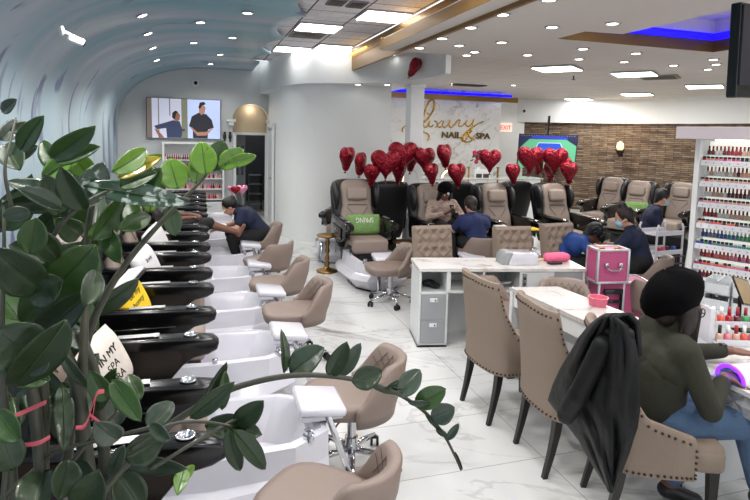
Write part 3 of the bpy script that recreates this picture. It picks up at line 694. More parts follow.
# ================================================================== DESK 1
t = empty('manicure_desk', (2.04, 5.21, 0), -.2, 'long white manicure desk with marble top and two grey drawers', 'desk')
Wd = .44; Ld = 1.62
MB().box((Ld/2, -Wd/2, .745), (Ld+.02, Wd+.02, .035), .004).build('desktop', deskM, t)
c = MB().box((.01, -Wd/2, .365), (.02, Wd, .73)).box((.27, -Wd/2, .365), (.02, Wd, .73)).box((.14, -Wd/2, .02), (.26, Wd-.02, .04)).box((.14, -.01, .4), (.26, .02, .7)).box((.14, -Wd/2, .52), (.26, Wd, .02)).box((.14, -Wd/2, .03), (.28, Wd, .02))
c.box((.95, -.01, .64), (1.32, .02, .2)).box((.95, -Wd/2, .53), (1.32, Wd, .018)).box((Ld-.01, -Wd/2, .365), (.02, Wd, .73))
for x in (.29, .62, .98, 1.3): c.box((x, -Wd/2, .63), (.02, Wd, .2))
c.box((.8, -.03, .3), (1.1, .02, .6))
c.build('cabinet', deskw, t)
for z, h in ((.385, .24), (.15, .225)):
    d = MB().box((.14, -Wd+.0, z), (.235, .02, h), .003).build('drawer', deskg, t)
    MB().box((.14, -Wd-.014, z+h*.3), (.07, .008, .035), .002).build('lock_plate', white, d); MB().cyl((0, 0, 0), .007, .008, 10).xf(T(.155, -Wd-.018, z+h*.3) @ Matrix.Rotation(PI/2, 4, 'X')).build('key_hole', blk, d)
for x in (.46, 1.14): MB().box((x, -Wd+.01, .635), (.3 if x < 1 else .3, .016, .19), .003).build('drawer', deskw, t) if x > 1.1 else None
d = MB().box((1.45, -Wd+.01, .635), (.3, .016, .19), .003).build('drawer', deskg, t)
for x in (.72, 1.02):
    MB().box((x, -Wd+.01, .635), (.05, .016, .15), .003).box((x, -Wd-.002, .66), (.02, .008, .025)).box((x, -Wd-.002, .61), (.02, .008, .025)).build('socket_strip', M('socket', (60, 60, 64), .4), t)
MB().box((.14, -Wd-.002, .008), (.28, .01, .014)).box((0, -Wd/2, .008), (.01, Wd, .014)).build('plinth', blk, t)
def on_desk(x, y, z=.7635):
    v = Matrix.Translation((2.04, 5.21, 0)) @ Matrix.Rotation(-.2, 4, 'Z') @ Vector((x, y, z)); return v
tag(MB().ball(on_desk(.13, -.25, .57), (.07, .06, .035)).ball(on_desk(.18, -.3, .56), (.05, .06, .03)).build('towel', blackcloth, None, True), 'black cloth bundle in open cubby of the long desk', 'cloth')
cbl = MB()
for k in range(6):
    a = k*1.3; cbl.tube(spline([on_desk(.82+.04*math.cos(a), -.3, .56), on_desk(.88+.03*math.cos(a+2), -.36, .60), on_desk(.9+.05*math.cos(a+4), -.28, .58), on_desk(.84, -.3+.03*math.sin(a), .55)], 5), .005, 6)
tag(cbl.build('cable_bundle', M('cable_white', (190, 190, 190), .5), None, True), 'coiled white cables in open shelf of the desk', 'cable')
# dryers
def dryer(loc, rz, lb):
    t = empty('nail_dryer', loc, rz, lb, 'nail dryer')
    MB().extr([(-.10, 0), (-.10, .02), (-.06, .115), (.17, .115), (.19, .10), (.19, 0)], -.11, .11, .01).build('housing', plast, t, True, 40)
    MB().extr([(-.17, 0), (-.165, .07), (-.13, .12), (-.065, .12), (-.105, .02), (-.105, 0)], -.10, .10, .006).build('hood', deskg, t, True, 40)
    return
    t = empty('nail_dryer', loc, rz, lb, 'nail dryer', 'white nail dryers on the desk')
    pr = [(-.13, 0), (-.13, .07), (-.10, .10), (.10, .10), (.13, .07), (.13, 0), (.105, 0), (.10, .06), (-.10, .06), (-.105, 0)]
    m = MB().extr(pr, -.1, .1, .008); m.build('housing', plast, t, True, 40)
    MB().box((0, .09, .04), (.22, .02, .07)).build('back_plate', deskg, t)
dryer(on_desk(1.0, -.22), -.2, 'white nail dryer with grey slanted left end on the long desk')
o = MB().box(on_desk(1.46, -.14, .805), (.26, .14, .08), .038, 5).build('arm_pillow', M('pink_towel', (232, 108, 146), .85, bump=.4, scale=40), None, True); tag(o, 'pink padded hand cushion on the long white desk', 'cushion')
o = MB().box(on_desk(1.38, -.28, .775), (.14, .06, .022), .006).build('nail_drill', blk, None); tag(o, 'small black handset lying beside pink cushion', 'tool')
o = MB().box(on_desk(1.3, -.1, .768), (.14, .09, .008), .001).build('paper_pack', M('kraft', (196, 170, 128), .8), None); tag(o, 'tan paper pack lying between dryers and pink cushion', 'paper')
o = MB()
for k in range(5): o.box(on_desk(1.2+.01*k, -.06, .768+.004*k), (.12, .07, .004), 0, 2, Euler((0, 0, .2*k)))
tag(o.build('tissue', white), 'white tissues stacked at the rear of long desk', 'tissue')
# ================================================================== TABLE 2 (marble) and its things
def slab_table(name, pts, z, lb):
    t = empty(name, (pts[0][0], pts[0][1], 0), 0, lb, 'table'); ox, oy = pts[0]; L_ = [(x-ox, y-oy) for x, y in pts]
    MB().prism(L_, z-.03, z).build('tabletop', tableM, t); return t, L_
A0, A1, A2, A3 = (2.44, 4.0), (2.86, 3.93), (2.96, 2.66), (2.54, 2.66)
t, L_ = slab_table('manicure_table', [A0, A1, A2, A3], .765, 'long marble topped manicure table with pink bowl, beside nailhead chairs')
MB().box((.22, -.03, .367), (.4, .03, .735), .003, rot=Euler((0, 0, -.16))).box((.03, -.03, .367), (.06, .04, .735)).build('end_panel', deskw, t)
MB().box((.31, -1.31, .367), (.4, .03, .735), .003).build('end_panel', deskw, t)
MB().box((.38, -.68, .5), (.03, 1.25, .47), .003, rot=Euler((0, 0, .075))).build('modesty_panel', deskw, t)
MB().box((.07, -.67, .675), (.02, 1.27, .12), .003, rot=Euler((0, 0, .075))).build('apron', deskw, t)
MB().box((.02, -.03, .01), (.07, .05, .02)).build('foot', blk, t)
pk = empty('pink_bowl', (2.83, 3.40, .766), 0, 'small pink octagonal bowl on the marble table', 'bowl')
rr = lambda r, z, n=8: [Vector((r*math.cos(2*PI*(k+.5)/n), r*math.sin(2*PI*(k+.5)/n), z)) for k in range(n)]
MB().loft([rr(.062, 0), rr(.075, .06), rr(.078, .066), rr(.068, .066), rr(.055, .012)]).build('bowl', M('pink_plastic', (214, 104, 130), .4), pk, angle=20)
# ================================================================== PINK CASES
pinkM = M('pink_quilted', (178, 74, 120), .4, var=.1, scale=60, bump=.3, bscale=60)
alu = M('aluminium', (196, 196, 198), .3, .8)
def alu_case(t, w, d, h, z0=0):
    MB().box((0, 0, z0+h/2), (w-.01, d-.01, h-.01), .004).build('case_body', pinkM, t)
    f = MB(); e = .022
    for x in (-1, 1):
        for y in (-1, 1): f.box((x*(w/2-.006), y*(d/2-.006), z0+h/2), (e, e, h), .004)
    for z in (0, 1):
        for y in (-1, 1): f.box((0, y*(d/2-.006), z0+z*h+(.006 if not z else -.006)), (w, e, e), .004)
        for x in (-1, 1): f.box((x*(w/2-.006), 0, z0+z*h+(.006 if not z else -.006)), (e, d, e), .004)
    f.build('corner_trim', alu, t, True, 40)
t = empty('makeup_case', (3.70, 4.35, .66), -.15, 'upper pink aluminium train case with chrome handle, resting on the lower case', 'case')
alu_case(t, .32, .2, .32)
t2 = MB(); t2.tube([(-.07, -.115, .17), (-.07, -.135, .145), (-.04, -.14, .13), (.04, -.14, .13), (.07, -.135, .145), (.07, -.115, .17)], .009).box((-.07, -.107, .175), (.035, .015, .04), .003).box((.07, -.107, .175), (.035, .015, .04), .003); t2.build('handle', chrome, t, True, 40)
MB().box((.08, -.02, .32), (.05, .03, .015), .004).box((-.08, -.02, .32), (.05, .03, .015), .004).build('latch', gold, t)
t = empty('trolley_case', (3.74, 4.40, 0), -.2, 'lower pink trolley case with black telescopic handle on the floor', 'case')
alu_case(t, .26, .22, .64, .02); b = MB(); b.box((-.02, 0, 0), (.01, .01, .01))
t = empty('trolley_case', (4.02, 4.40, 0), -.3, 'pink trolley case half seen right of the stacked pink cases', 'case')
alu_case(t, .28, .3, .62, .03)
hb = empty('luggage_frame', (3.715, 4.265, 0), -.2, 'black telescopic trolley handle frame standing against the pink cases', 'handle')
MB().tube([(-.08, 0, .2), (-.08, 0, .58)], .014).tube([(.08, 0, .2), (.08, 0, .58)], .014).box((0, 0, .575), (.19, .03, .05), .01).box((0, 0, .48), (.16, .02, .03), .005).build('frame', blk, hb, True, 40)
for x in (-.08, .08): MB().tube([(x-.01, -.0, .03), (x+.01, 0, .03)], .03, 14).tube([(x, 0, .04), (x, 0, .22)], .01).build('wheel', rubber, hb, True)
# ================================================================== WHITE TROLLEY with trays
t = empty('salon_trolley', (5.95, 6.0, 0), .1, 'white tiered salon trolley with upswept handles behind the navy technicians', 'trolley')
for y in (-.14, .14):
    for x in (-.24, .24): MB().tube([(x, y, .05), (x, y, .86), (x*.9, y, .9)], .014).build('post', plast, t, True)
for z in (.22, .5, .76): MB().box((0, 0, z), (.5, .3, .02), .006).box((0, -.145, z+.03), (.5, .012, .05), .004).box((0, .145, z+.03), (.5, .012, .05), .004).build('shelf', plast, t)
for i, (c, x) in enumerate((((190, 40, 60), -.12), ((30, 80, 170), .18), ((40, 40, 44), .05), ((220, 80, 110), -.02))):
    nm = ['red', 'blue', 'black', 'pink'][i]
    v = Matrix.Translation((5.95, 6, 0)) @ Matrix.Rotation(.1, 4, 'Z') @ Vector((x, -.06, .54))
    o = MB().lathe([(.03, -.03), (.035, .0), (.028, .04), (.001, .045)], v, 12).build('tool_jar', M('jar_'+nm, c, .4), None, True); tag(o, nm+' jar on the middle shelf of the white trolley', 'jar')
o = MB(); 
for k in range(9): o.box((5.78+.05*k, 5.84, .42), (.008, .012, .12)); 
o.box((5.98, 5.84, .37), (.44, .03, .02)).box((5.98, 5.84, .47), (.44, .03, .012)); 
tag(o.build('wire_basket', M('basket_dark', (62, 42, 52), .5)), 'dark latticed basket on front of the white trolley', 'basket')
# ================================================================== SIDE TABLE
def side_table(x, y, lb, sc=1):
    t = empty('side_table', (x, y, 0), 0, lb, 'side table')
    MB().lathe([(.15, 0), (.155, .02), (.12, .035), (.05, .05), (.03, .08), (.045, .11), (.022, .15), (.035, .2), (.02, .26), (.04, .3), (.022, .36), (.036, .42), (.025, .47), (.05, .5)], n=20).build('pedestal', brass, t, True)
    MB().lathe([(.05, .5), (.15, .515), (.16, .53), (.155, .54), (.001, .535)], n=24).build('table_top', brass, t, True); t.scale = (sc,)*3
side_table(1.74, 7.80, 'turned antique brass side table at the left of the green pillow chair')
side_table(2.72, 7.3, 'brass pedestal side table right of the green pillow chair', .95)
# ================================================================== helpers that read a sight line onto a wall plane
def _ray(px, py): return fw + rt*((px-CX)/F) - up*((py-CY)/F)
def onY(px, py, Y): d = _ray(px, py); return CAM + d*(Y/d.y)
def onX(px, py, X): d = _ray(px, py); return CAM + d*(X/d.x)
def onZ(px, py, Z): d = _ray(px, py); return CAM + d*((Z-HCAM)/d.z)
XZ = Matrix(((1, 0, 0, 0), (0, 0, -1, 0), (0, 1, 0, 0), (0, 0, 0, 1)))      # drawing plane x,y -> world x,z facing -y
# ================================================================== BALLOONS
foil = M('red_foil', (136, 10, 34), .3, .6, var=.5, scale=20, bump=1, bscale=26); foil.node_tree.nodes['Bump'].inputs['Distance'].default_value = .03
pinkfoil = M('pink_foil', (226, 150, 176), .28, .6, var=.1, scale=14, bump=.5, bscale=22)
ribbonM = M('white_ribbon', (190, 190, 192), .5)
def heart_mesh(w, mat, t, name='balloon_skin'):
    n = 40; out = []
    for k in range(n):
        a = 2*PI*k/n; out.append((16*math.sin(a)**3/16, (13*math.cos(a)-5*math.cos(2*a)-2*math.cos(3*a)-math.cos(4*a))/16))
    mb = MB(); rings = []
    for side in (1, -1):
        rs = []
        for q in range(0, 8):
            r = math.cos(PI/2*q/7.5) if q < 7 else .02
            th = .42*math.sin(PI/2*q/7.5)**.8*side
            rs.append([Vector((x*r*w/2, th*w/2, (y*r-.0)*w/2)) for x, y in out])
        rings.append(rs)
    mb.loft(list(reversed(rings[1]))+rings[0][1:], cap=True)
    mb.lathe([(.004, -.50*w), (.008, -.555*w), (.02*w/.3, -.60*w), (.002, -.605*w)], n=8)
    return mb.build(name, mat, t, True)
def balloon(p, w, rz, tilt, lb, base=None, mat=foil, grp='red heart balloons over the pedicure chairs'):
    t = empty('heart_balloon', p, rz, lb, 'balloon', grp); t.rotation_euler = (tilt, 0, rz)
    heart_mesh(w, mat, t)
    if base is not None:
        q = (Matrix.Translation(p) @ Euler((tilt, 0, rz)).to_matrix().to_4x4()).inverted() @ Vector(base)
        MB().tube(spline([(0, 0, -w*.62), q*.4+Vector((.02, 0, -.05)), q], 6), .0028, 5).build('ribbon', ribbonM, t)
BL = [(347, 157, .30, .9, 8.05, 'leftmost red heart balloon, narrow in side view'), (360.5, 162, .29, 1.1, 8.0, 'red heart balloon second from left, edge on'), (372, 173, .28, .7, 7.95, 'low small red heart balloon just right of the green pillow chair top'), (386, 162, .37, .1, 8.0, 'wide front facing red heart balloon left of the column'), (399, 170, .30, .8, 8.25, 'dark red heart balloon tucked behind, low before the column'), (403, 154, .38, .15, 8.1, 'large red heart balloon in front of the white column'),
      (411, 157, .34, .6, 8.4, 'red heart balloon behind the large one at the column'), (425, 158, .33, .45, 8.1, 'red heart balloon right of the white column'), (431.5, 172, .27, .7, 7.9, 'low red heart balloon left of the glowing ring'), (444.5, 154, .31, .75, 8.0, 'tall red heart balloon above the glowing ring'), (457, 173, .30, .5, 7.85, 'low red heart balloon right of glowing ring, above beanie woman'),
      (490, 159, .31, .1, 8.0, 'single red heart balloon beside the flowers'), (513, 172, .27, .5, 7.9, 'low red heart balloon left of tennis television'), (530, 158, .38, .1, 8.0, 'large red heart balloon at left of the television cluster'), (538, 162, .31, .8, 8.25, 'red heart balloon half hidden behind the left large one of the television cluster'), (555, 159, .38, .1, 8.05, 'large red heart balloon in the middle of the television cluster'), (550, 170, .29, .6, 8.3, 'low dark red heart balloon hanging in the television cluster'), (567, 165, .28, .9, 8.3, 'edge on red heart balloon at rear right of the television cluster'), (569, 171, .31, .35, 7.9, 'lowest right red heart balloon of the television cluster')]
for px, py, w, rz, Y, lb in BL:
    w *= 1.34; p = onY(px, py, Y); b = (p.x+.02, 8.05 if p.x < 4 else 8.1, 1.25)
    balloon(p, w, rz, .12*math.sin(px), lb, b)
p = onY(415, 66, 8.0); balloon((p.x, p.y, p.z), .34, .9, .5, 'loose red heart balloon floating up against the ceiling bulkhead', None)
for px, py, w, mat, lb in ((235.5, 190, .17, foil, 'small red heart balloon on a stick behind the pedicurist'), (242, 189, .19, pinkfoil, 'small pink heart balloon on a stick behind the pedicurist'), (232, 189, .15, pinkfoil, 'small white pink heart balloon at left of the stick balloons')):
    p = onY(px, py, 9.6 if mat is foil else 9.7); balloon(p, w, .2, 0, lb, (p.x, p.y, .62), mat, 'small stick balloons at the back')
# ================================================================== POLISH DISPLAY
creamE = E('display_back_light', (238, 240, 228), .55)
DO = (4.9, 4.5, 0); DR = math.atan2(-.88, .476)
t = empty('polish_display', DO, DR, 'tall white lit nail polish display full of bottles, by the stone wall', 'display shelf')
W2 = 1.5
b = MB().box((-.02, .12, 1.05), (.045, .34, 2.1)).box((W2, .12, 1.05), (.045, .34, 2.1)).box((W2/2, .28, 1.05), (W2, .02, 2.1)).box((W2/2, .1, .2), (W2, .36, .4))
b.build('frame', white, t)
MB().box((W2/2, .265, 1.2), (W2-.03, .008, 1.62)).build('lit_back', creamE, t)
MB().box((W2/2-.06, .0, 2.09), (W2+.2, .62, .12), .004).build('header', M('header_mauve', (206, 196, 202), .5, var=.02), t)
MB().box((W2/2, -.1, 2.022), (W2*.8, .04, .012)).build('light_tube', E('tube_glow', (255, 252, 246), 9), t)
ledges = [1.79-.214*k for k in range(7)]
for z in ledges:
    s = MB().box((W2/2, .12, z+.005), (W2-.03, .27, .01)).box((W2/2, .17, z+.08), (W2-.03, .08, .008)).box((W2/2, -.03, z+.002), (W2-.03, .01, .055), rot=Euler((-.3, 0, 0)))
    sh = s.build('shelf', plast, t)
    h = MB()
    for k in range(20): h.box((.06+.07*k, -.037, z+.003), (.012, .006, .012))
    h.build('screw_cap', deskg, sh)
def bottle_mesh(name, col, cap, kind):
    mb = MB()
    if kind == 0:      # tall cap bottle
        mb.loft([superring(0, 0, z, r, r, 10, 3) for z, r in ((0, .0135), (.004, .0145), (.034, .0145), (.042, .009))]); mb.mi = 1
        mb.tube([(0, 0, .04), (0, 0, .082)], .0088, 10, r2=.0075)
    else:
        mb.loft([superring(0, 0, z, r, r, 10, 5) for z, r in ((0, .014), (.03, .0145), (.034, .012))]); mb.mi = 1
        mb.loft([superring(0, 0, z, r, r, 10, 5) for z, r in ((.034, .0135), (.05, .0135), (.052, .012))])
    bmesh.ops.recalc_face_normals(mb.bm, faces=mb.bm.faces); me = bpy.data.meshes.new(name); mb.bm.to_mesh(me); mb.bm.free()
    me.materials.append(M('polish_'+col[0], col[1], .12, var=.03, coat=.5)); me.materials.append(M('cap_'+cap[0], cap[1], .3, var=.03)); 
    for p in me.polygons: p.use_smooth = True
    return me
COLS = {'red': (168, 24, 40), 'burgundy': (92, 20, 34), 'pink': (226, 128, 150), 'pale pink': (236, 196, 196), 'nude': (206, 168, 146), 'coral': (226, 88, 74), 'magenta': (186, 36, 104), 'white': (226, 224, 220), 'black': (24, 22, 26), 'blue': (40, 90, 168), 'teal': (30, 138, 138), 'green': (60, 148, 92), 'lilac': (156, 132, 186), 'grey': (120, 122, 130), 'peach': (238, 170, 138)}
redcap = ('red', (150, 26, 36)); blackcap = ('black', (18, 17, 20)); whitecap = ('white', (222, 222, 220)); silvercap = ('silver', (170, 170, 175))
BM = {}
def bmesh_for(c, cap, kind):
    k = (c, cap[0], kind)
    if k not in BM: BM[k] = bottle_mesh('polish_bottle', (c, COLS[c]), cap, kind)
    return BM[k]
rows = [('burgundy red nude black white', 'red pink magenta black grey peach'), ('white nude burgundy peach pale pink', 'pale pink peach nude coral'), ('white nude burgundy grey pale pink', 'pale pink pink nude'), ('red white peach nude burgundy', 'peach coral burgundy grey lilac'), ('grey blue teal green blue', 'blue grey teal green'), ('red coral pink magenta red', 'red coral pink magenta'), ('burgundy red magenta', 'red pink magenta')]
def pal(s):
    out = []; ws = s.split(); i = 0
    while i < len(ws):
        if ws[i] == 'pale': out.append('pale pink'); i += 2
        else: out.append(ws[i]); i += 1
    return out
DM = Matrix.Translation(DO) @ Matrix.Rotation(DR, 4, 'Z')
SH = ['top', 'second', 'third', 'fourth', 'fifth', 'sixth', 'lowest']
for k, z in enumerate(ledges):
    for tier, nb in ((0, 16), (1, 15)):
        pl_ = pal(rows[k][tier])
        for i in range(nb):
            c = pl_[(i*len(pl_)//nb + random.choice((0, 0, 0, 1, -1))) % len(pl_)]
            cap = (redcap if random.random() < .72 else random.choice((whitecap, blackcap))) if tier == 0 else blackcap if k < 4 else random.choice((blackcap, whitecap))
            if tier == 0 and k in (4,): cap = random.choice((redcap, whitecap, silvercap))
            o = link('polish_bottle', bmesh_for(c, cap, tier), None)
            x = .035+.0345*i if tier == 0 else .03+.037*i
            o.location = DM @ Vector((x, .165 if tier == 0 else .02, z+(.0845 if tier == 0 else .0105))); o.rotation_euler = (0, 0, DR); o.scale = (1.15, 1.15, 1.1)
            tag(o, '%s polish, %s from left, %s row, %s shelf of lit display' % (c, ORD[i], 'rear' if tier == 0 else 'front', SH[k]), 'nail polish', 'nail polish bottles on the lit display')
# acrylic bins on a low counter before the display
t = empty('low_counter', (4.1, 3.35, 0), DR, 'low white counter under the lit polish display', 'counter')
MB().box((.45, .2, .3), (1.5, .5, .6), .01).build('cabinet', deskw, t); MB().box((.45, .2, .615), (1.54, .54, .03), .004).build('worktop', plast, t)
CM = Matrix.Translation((4.1, 3.35, 0)) @ Matrix.Rotation(DR, 4, 'Z')
acr = M('clear_acrylic', (205, 210, 212), .12, var=.05)
for i, (x, y, z) in enumerate(((-.12, .12, .63), (.08, .12, .63), (.28, .12, .63), (-.12, .12, .76), (.08, .12, .76))):
    v = CM @ Vector((x, y, z)); t = empty('storage_tray', v, DR, ['left clear storage tray on the low counter, bottom layer', 'middle clear storage tray on the low counter, bottom layer', 'right clear storage tray on the low counter', 'left clear storage tray of the upper layer on the low counter', 'right clear storage tray of the upper layer on the low counter'][i], 'tray', 'clear storage trays')
    MB().box((0, 0, .006), (.18, .26, .01)).box((-.088, 0, .06), (.006, .26, .11)).box((.088, 0, .06), (.006, .26, .11)).box((0, .127, .06), (.18, .006, .11)).box((0, -.127, .045), (.18, .006, .08)).box((0, 0, .115), (.012, .26, .006)).box((0, -.05, .115), (.18, .01, .006)).build('bin', acr, t)
    MB().box((-.03, 0, .03), (.05, .18, .03), .004).box((.04, .02, .04), (.04, .16, .045), .004).build('divider', deskg, t)
# ================================================================== TABLE 3 with diamond apron
t = empty('manicure_table', (2.6, 2.42, 0), 0, 'manicure table at right edge with silver diamond tufted apron, before beret woman', 'table')
MB().box((.36, -.7, .75), (.72, 1.5, .03), .004).build('tabletop', deskM, t)
ap = MB(); sv = M('silver_tuft', (176, 176, 180), .3, .35)
ap.box((.035, -.7, .675), (.02, 1.42, .12))
for j in range(12):
    for r in (0, 1):
        yy = -.03-.118*j-.059*r; 
        if yy < -1.35: continue
        b_ = bmesh.new(); c = Vector((.024, yy, .675+(0 if r == 0 else 0))); A = [b_.verts.new(c+Vector((0, a, z))) for a, z in ((-.059, 0), (0, .058), (.059, 0), (0, -.058))]; tip = b_.verts.new(c+Vector((-.022, 0, 0)))
        if r == 1: continue
        for q in range(4): b_.faces.new((A[q], A[(q+1) % 4], tip))
        ap.merge(b_)
        for s_ in (1, -1):
            b_ = bmesh.new(); c2 = c+Vector((0, -.059, s_*.058)); A = [b_.verts.new(c2+Vector((0, a, z))) for a, z in ((-.059, 0), (0, -.058*s_), (.059, 0))]; tip = b_.verts.new(c2+Vector((-.018, 0, -.012*s_)))
            for q in range(3): b_.faces.new((A[q], A[(q+1) % 3], tip))
            ap.merge(b_)
ap.build('apron', sv, t)
MB().box((.3, -.03, .36), (.5, .04, .72), .004).build('end_panel', deskw, t); MB().box((.3, -1.35, .36), (.5, .04, .72), .004).build('end_panel', deskw, t)
# uv lamp
t = empty('uv_lamp', (2.69, 2.12, .766), .0, 'white nail lamp glowing violet over the beret woman\'s right hand', 'nail lamp')
sh = MB(); rr_ = []
for k in range(13):
    a = PI*k/12; rr_.append([Vector((x, .085*math.cos(a)*s_, .012+.075*math.sin(a)*s_)) for x, s_ in ((-.07, 1), (.09, 1), (.09, .82), (-.07, .82))])
sh.loft(rr_); sh.build('hood', plast, t, True, 40)
MB().box((.01, 0, .005), (.17, .18, .01), .003).build('base', plast, t)
sv_ = MB(); pts = [(-.074, .078*math.cos(PI*k/12), .014+.068*math.sin(PI*k/12)) for k in range(13)]
sv_.tube(pts, .010, 8).build('violet_light', E('uv_violet', (70, 20, 255), 7), t, True)
o = MB().box((2.93, 2.17, .79), (.2, .16, .05), .02, 4).box((2.95, 2.17, .82), (.1, .08, .02), .008).build('nail_drill_machine', plast, None, True); tag(o, 'white rounded manicure machine beside the violet lamp', 'machine')
o = MB().box((2.86, 1.95, .772), (.3, .2, .012), .004).build('hand_towel', M('towel_white', (205, 206, 214), .9, bump=.4), None); tag(o, 'folded pale towel on the silver aproned table', 'towel')
# tabletop polish rack
RO = (3.02, 2.62, .766); RR_ = -.32
t = empty('tabletop_rack', RO, RR_, 'white two tier polish rack standing on the right table', 'rack')
MB().box((-.01, 0, .11), (.03, .10, .22), .004).build('rack_side', plast, t); MB().box((.68, 0, .11), (.03, .10, .22), .004).build('rack_side', plast, t)
for z, y in ((.01, -.05), (.10, .03)): MB().box((.33, y, z), (.66, .09, .012)).box((.33, y-.045, z+.015), (.66, .006, .035)).build('shelf', plast, t)
RM = Matrix.Translation(RO) @ Matrix.Rotation(RR_, 4, 'Z')
for r, (y, z) in enumerate(((-.05, .017), (.03, .107))):
    for i in range(9):
        c = random.choice(['red', 'coral', 'pink', 'green', 'nude', 'red', 'burgundy']); o = link('polish_bottle', bmesh_for(c, random.choice((blackcap, whitecap, redcap)), 0), None)
        o.location = RM @ Vector((.04+.05*i, y, z)); o.scale = (1.25,)*3; o.rotation_euler = (0, 0, RR_)
        tag(o, '%s polish, %s from left, %s tier of tabletop rack' % (c, ORD[i], ('lower', 'upper')[r]), 'nail polish', 'polish bottles on the tabletop rack')
# tablet on stand
t = empty('tablet_stand', (3.42, 2.72, 0.766), 0, 'black tilted tablet on a stand at the right picture edge', 'tablet')
MB().box((0, 0, .26), (.26, .015, .19), .006, 2, Euler((-.5, .25, .35))).build('tablet', blk, t); MB().tube([(0, .02, 0), (0, .03, .22)], .012).lathe([(.06, 0), (.06, .012), (.01, .015)], n=16).build('stand', blk, t)
MB().box((-.005, -.01, .262), (.24, .004, .17), 0, 2, Euler((-.5, .25, .35))).build('screen', M('screen_tan', (150, 128, 96), .3), t)
# ================================================================== TELEVISIONS
def scr(name, c, s=.9): return E('screen_'+name, c, s*.6)
def television(tl, w, h, rot, lb, tilt=0):
    t = empty('television', tl, rot, lb, 'television'); t.rotation_euler = (tilt, 0, rot)
    MB().box((w/2, .02, -h/2), (w+.02, .05, h+.02), .006).build('casing', blk, t)
    return t
def poly(t, pts, mat, lift, name):
    mb = MB(); V = [Vector((x, y, 0)) for x, y in pts]; vs = [mb.bm.verts.new((x, -.008-lift, y)) for x, y in pts]
    for q in tessellate_polygon([V]): mb.bm.faces.new([vs[i] for i in q])
    return mb.build(name, mat, t)
# left television: picture drawn in a 600 x 340 frame
TLw, TLh = 1.53, .86
t = television((-1.11, 13.12, 2.66), TLw, TLh, 0, 'large wall television at back left showing two people talking')
def s1(x, y): return ((x-62)/600*TLw, -(y-55)/335*TLh)
def pg(name, pts, c, l, s=.85): return poly(t, [s1(*p) for p in pts], scr(name, c, s), l, 'picture')
pg('backdrop', [(62, 55), (662, 55), (662, 390), (62, 390)], (188, 190, 208), .000, .75)
pg('wood', [(62, 55), (100, 55), (104, 390), (62, 390)], (106, 92, 86), .001); pg('wood', [(150, 55), (158, 55), (162, 390), (154, 390)], (106, 92, 86), .001); pg('wood', [(240, 55), (248, 55), (250, 200), (242, 200)], (106, 92, 86), .001)
pg('post', [(338, 55), (388, 55), (392, 390), (342, 390)], (110, 112, 92), .001)
pg('wall_blue', [(392, 55), (662, 55), (662, 390), (392, 390)], (176, 190, 226), .0005)
pg('denim', [(118, 290), (200, 262), (270, 238), (325, 245), (345, 310), (370, 312), (366, 330), (345, 330), (340, 388), (222, 388), (215, 305), (140, 318)], (46, 56, 86), .002, .6)
pg('brown_skin', [(120, 310), (146, 320), (200, 388), (160, 388)], (140, 92, 70), .0025, .6); pg('brown_skin', [(270, 175), (300, 158), (328, 190), (325, 232), (300, 250), (272, 225)], (140, 92, 70), .003, .6); pg('hair', [(264, 215), (266, 175), (290, 156), (312, 165), (296, 185), (286, 230)], (24, 22, 24), .0035, .4)
pg('shirt', [(400, 285), (425, 200), (480, 168), (545, 178), (590, 225), (608, 292), (560, 310), (556, 388), (434, 388), (432, 300)], (38, 38, 46), .002, .5)
pg('fair_skin', [(484, 110), (515, 95), (540, 120), (532, 165), (505, 188), (484, 165)], (170, 120, 100), .003, .6); pg('hair', [(480, 125), (490, 80), (525, 72), (542, 92), (510, 105), (494, 135)], (24, 22, 24), .0035, .4)
pg('fair_skin', [(408, 292), (432, 300), (470, 335), (545, 330), (590, 300), (604, 296), (545, 362), (470, 366)], (170, 120, 100), .003, .6)
# tennis television
a = onY(520, 134, 13.3); TW, TH = 1.62, .92
t = television(a, TW, TH, -.22, 'television on the stone wall showing a tennis court from above', .12)
def pg2(name, pts, c, l, s=.9): return poly(t, [(x/300*TW, -y/185*TH) for x, y in pts], scr(name, c, s), l, 'picture')
pg2('stands', [(0, 0), (300, 0), (300, 185), (0, 185)], (24, 30, 66), 0, .7); pg2('court_green', [(50, 25), (240, 25), (296, 60), (296, 185), (0, 185), (8, 70)], (88, 168, 128), .001, .8)
pg2('court_blue', [(100, 45), (210, 45), (262, 140), (48, 140)], (32, 74, 190), .002, .9); pg2('banner', [(60, 8), (248, 12), (248, 24), (60, 20)], (36, 52, 190), .002, .9)
for l in (((100, 45), (210, 45)), ((48, 140), (262, 140)), ((100, 45), (48, 140)), ((210, 45), (262, 140)), ((76, 90), (234, 90)), ((155, 90), (155, 140))):
    (x0, y0), (x1, y1) = l; dx, dy = x1-x0, y1-y0; L_ = math.hypot(dx, dy); nx, ny = -dy/L_*1.3, dx/L_*1.3
    pg2('line', [(x0-nx, y0-ny), (x1-nx, y1-ny), (x1+nx, y1+ny), (x0+nx, y0+ny)], (220, 226, 232), .003, .8)
for k in range(22): x = 6+13*k; pg2('crowd', [(x, 3+2*(k % 3)), (x+5, 3), (x+6, 8), (x+1, 8)], (120, 120, 150), .002, .6)
MB().box((TW/2, .12, .2), (.05, .05, .6)).build('wall_bracket', blk, t)
# black tv, top right
q0 = onY(731, 5, 2.6); q1 = onY(731, 97, 2.6)
t = empty('television', q1+Vector((.05, 0, 0)), .0, 'black television hanging at the upper right picture edge, screen off', 'television'); t.rotation_euler = (0, -.04, .25)
MB().box((.5, .04, .28), (1.0, .06, .56), .008).build('casing', blk, t); MB().box((.5, .004, .31), (.97, .01, .47)).build('screen', M('dark_screen', (24, 22, 32), .3, var=.05), t); MB().box((.5, .1, .75), (.08, .06, .7)).build('ceiling_bracket', blk, t)
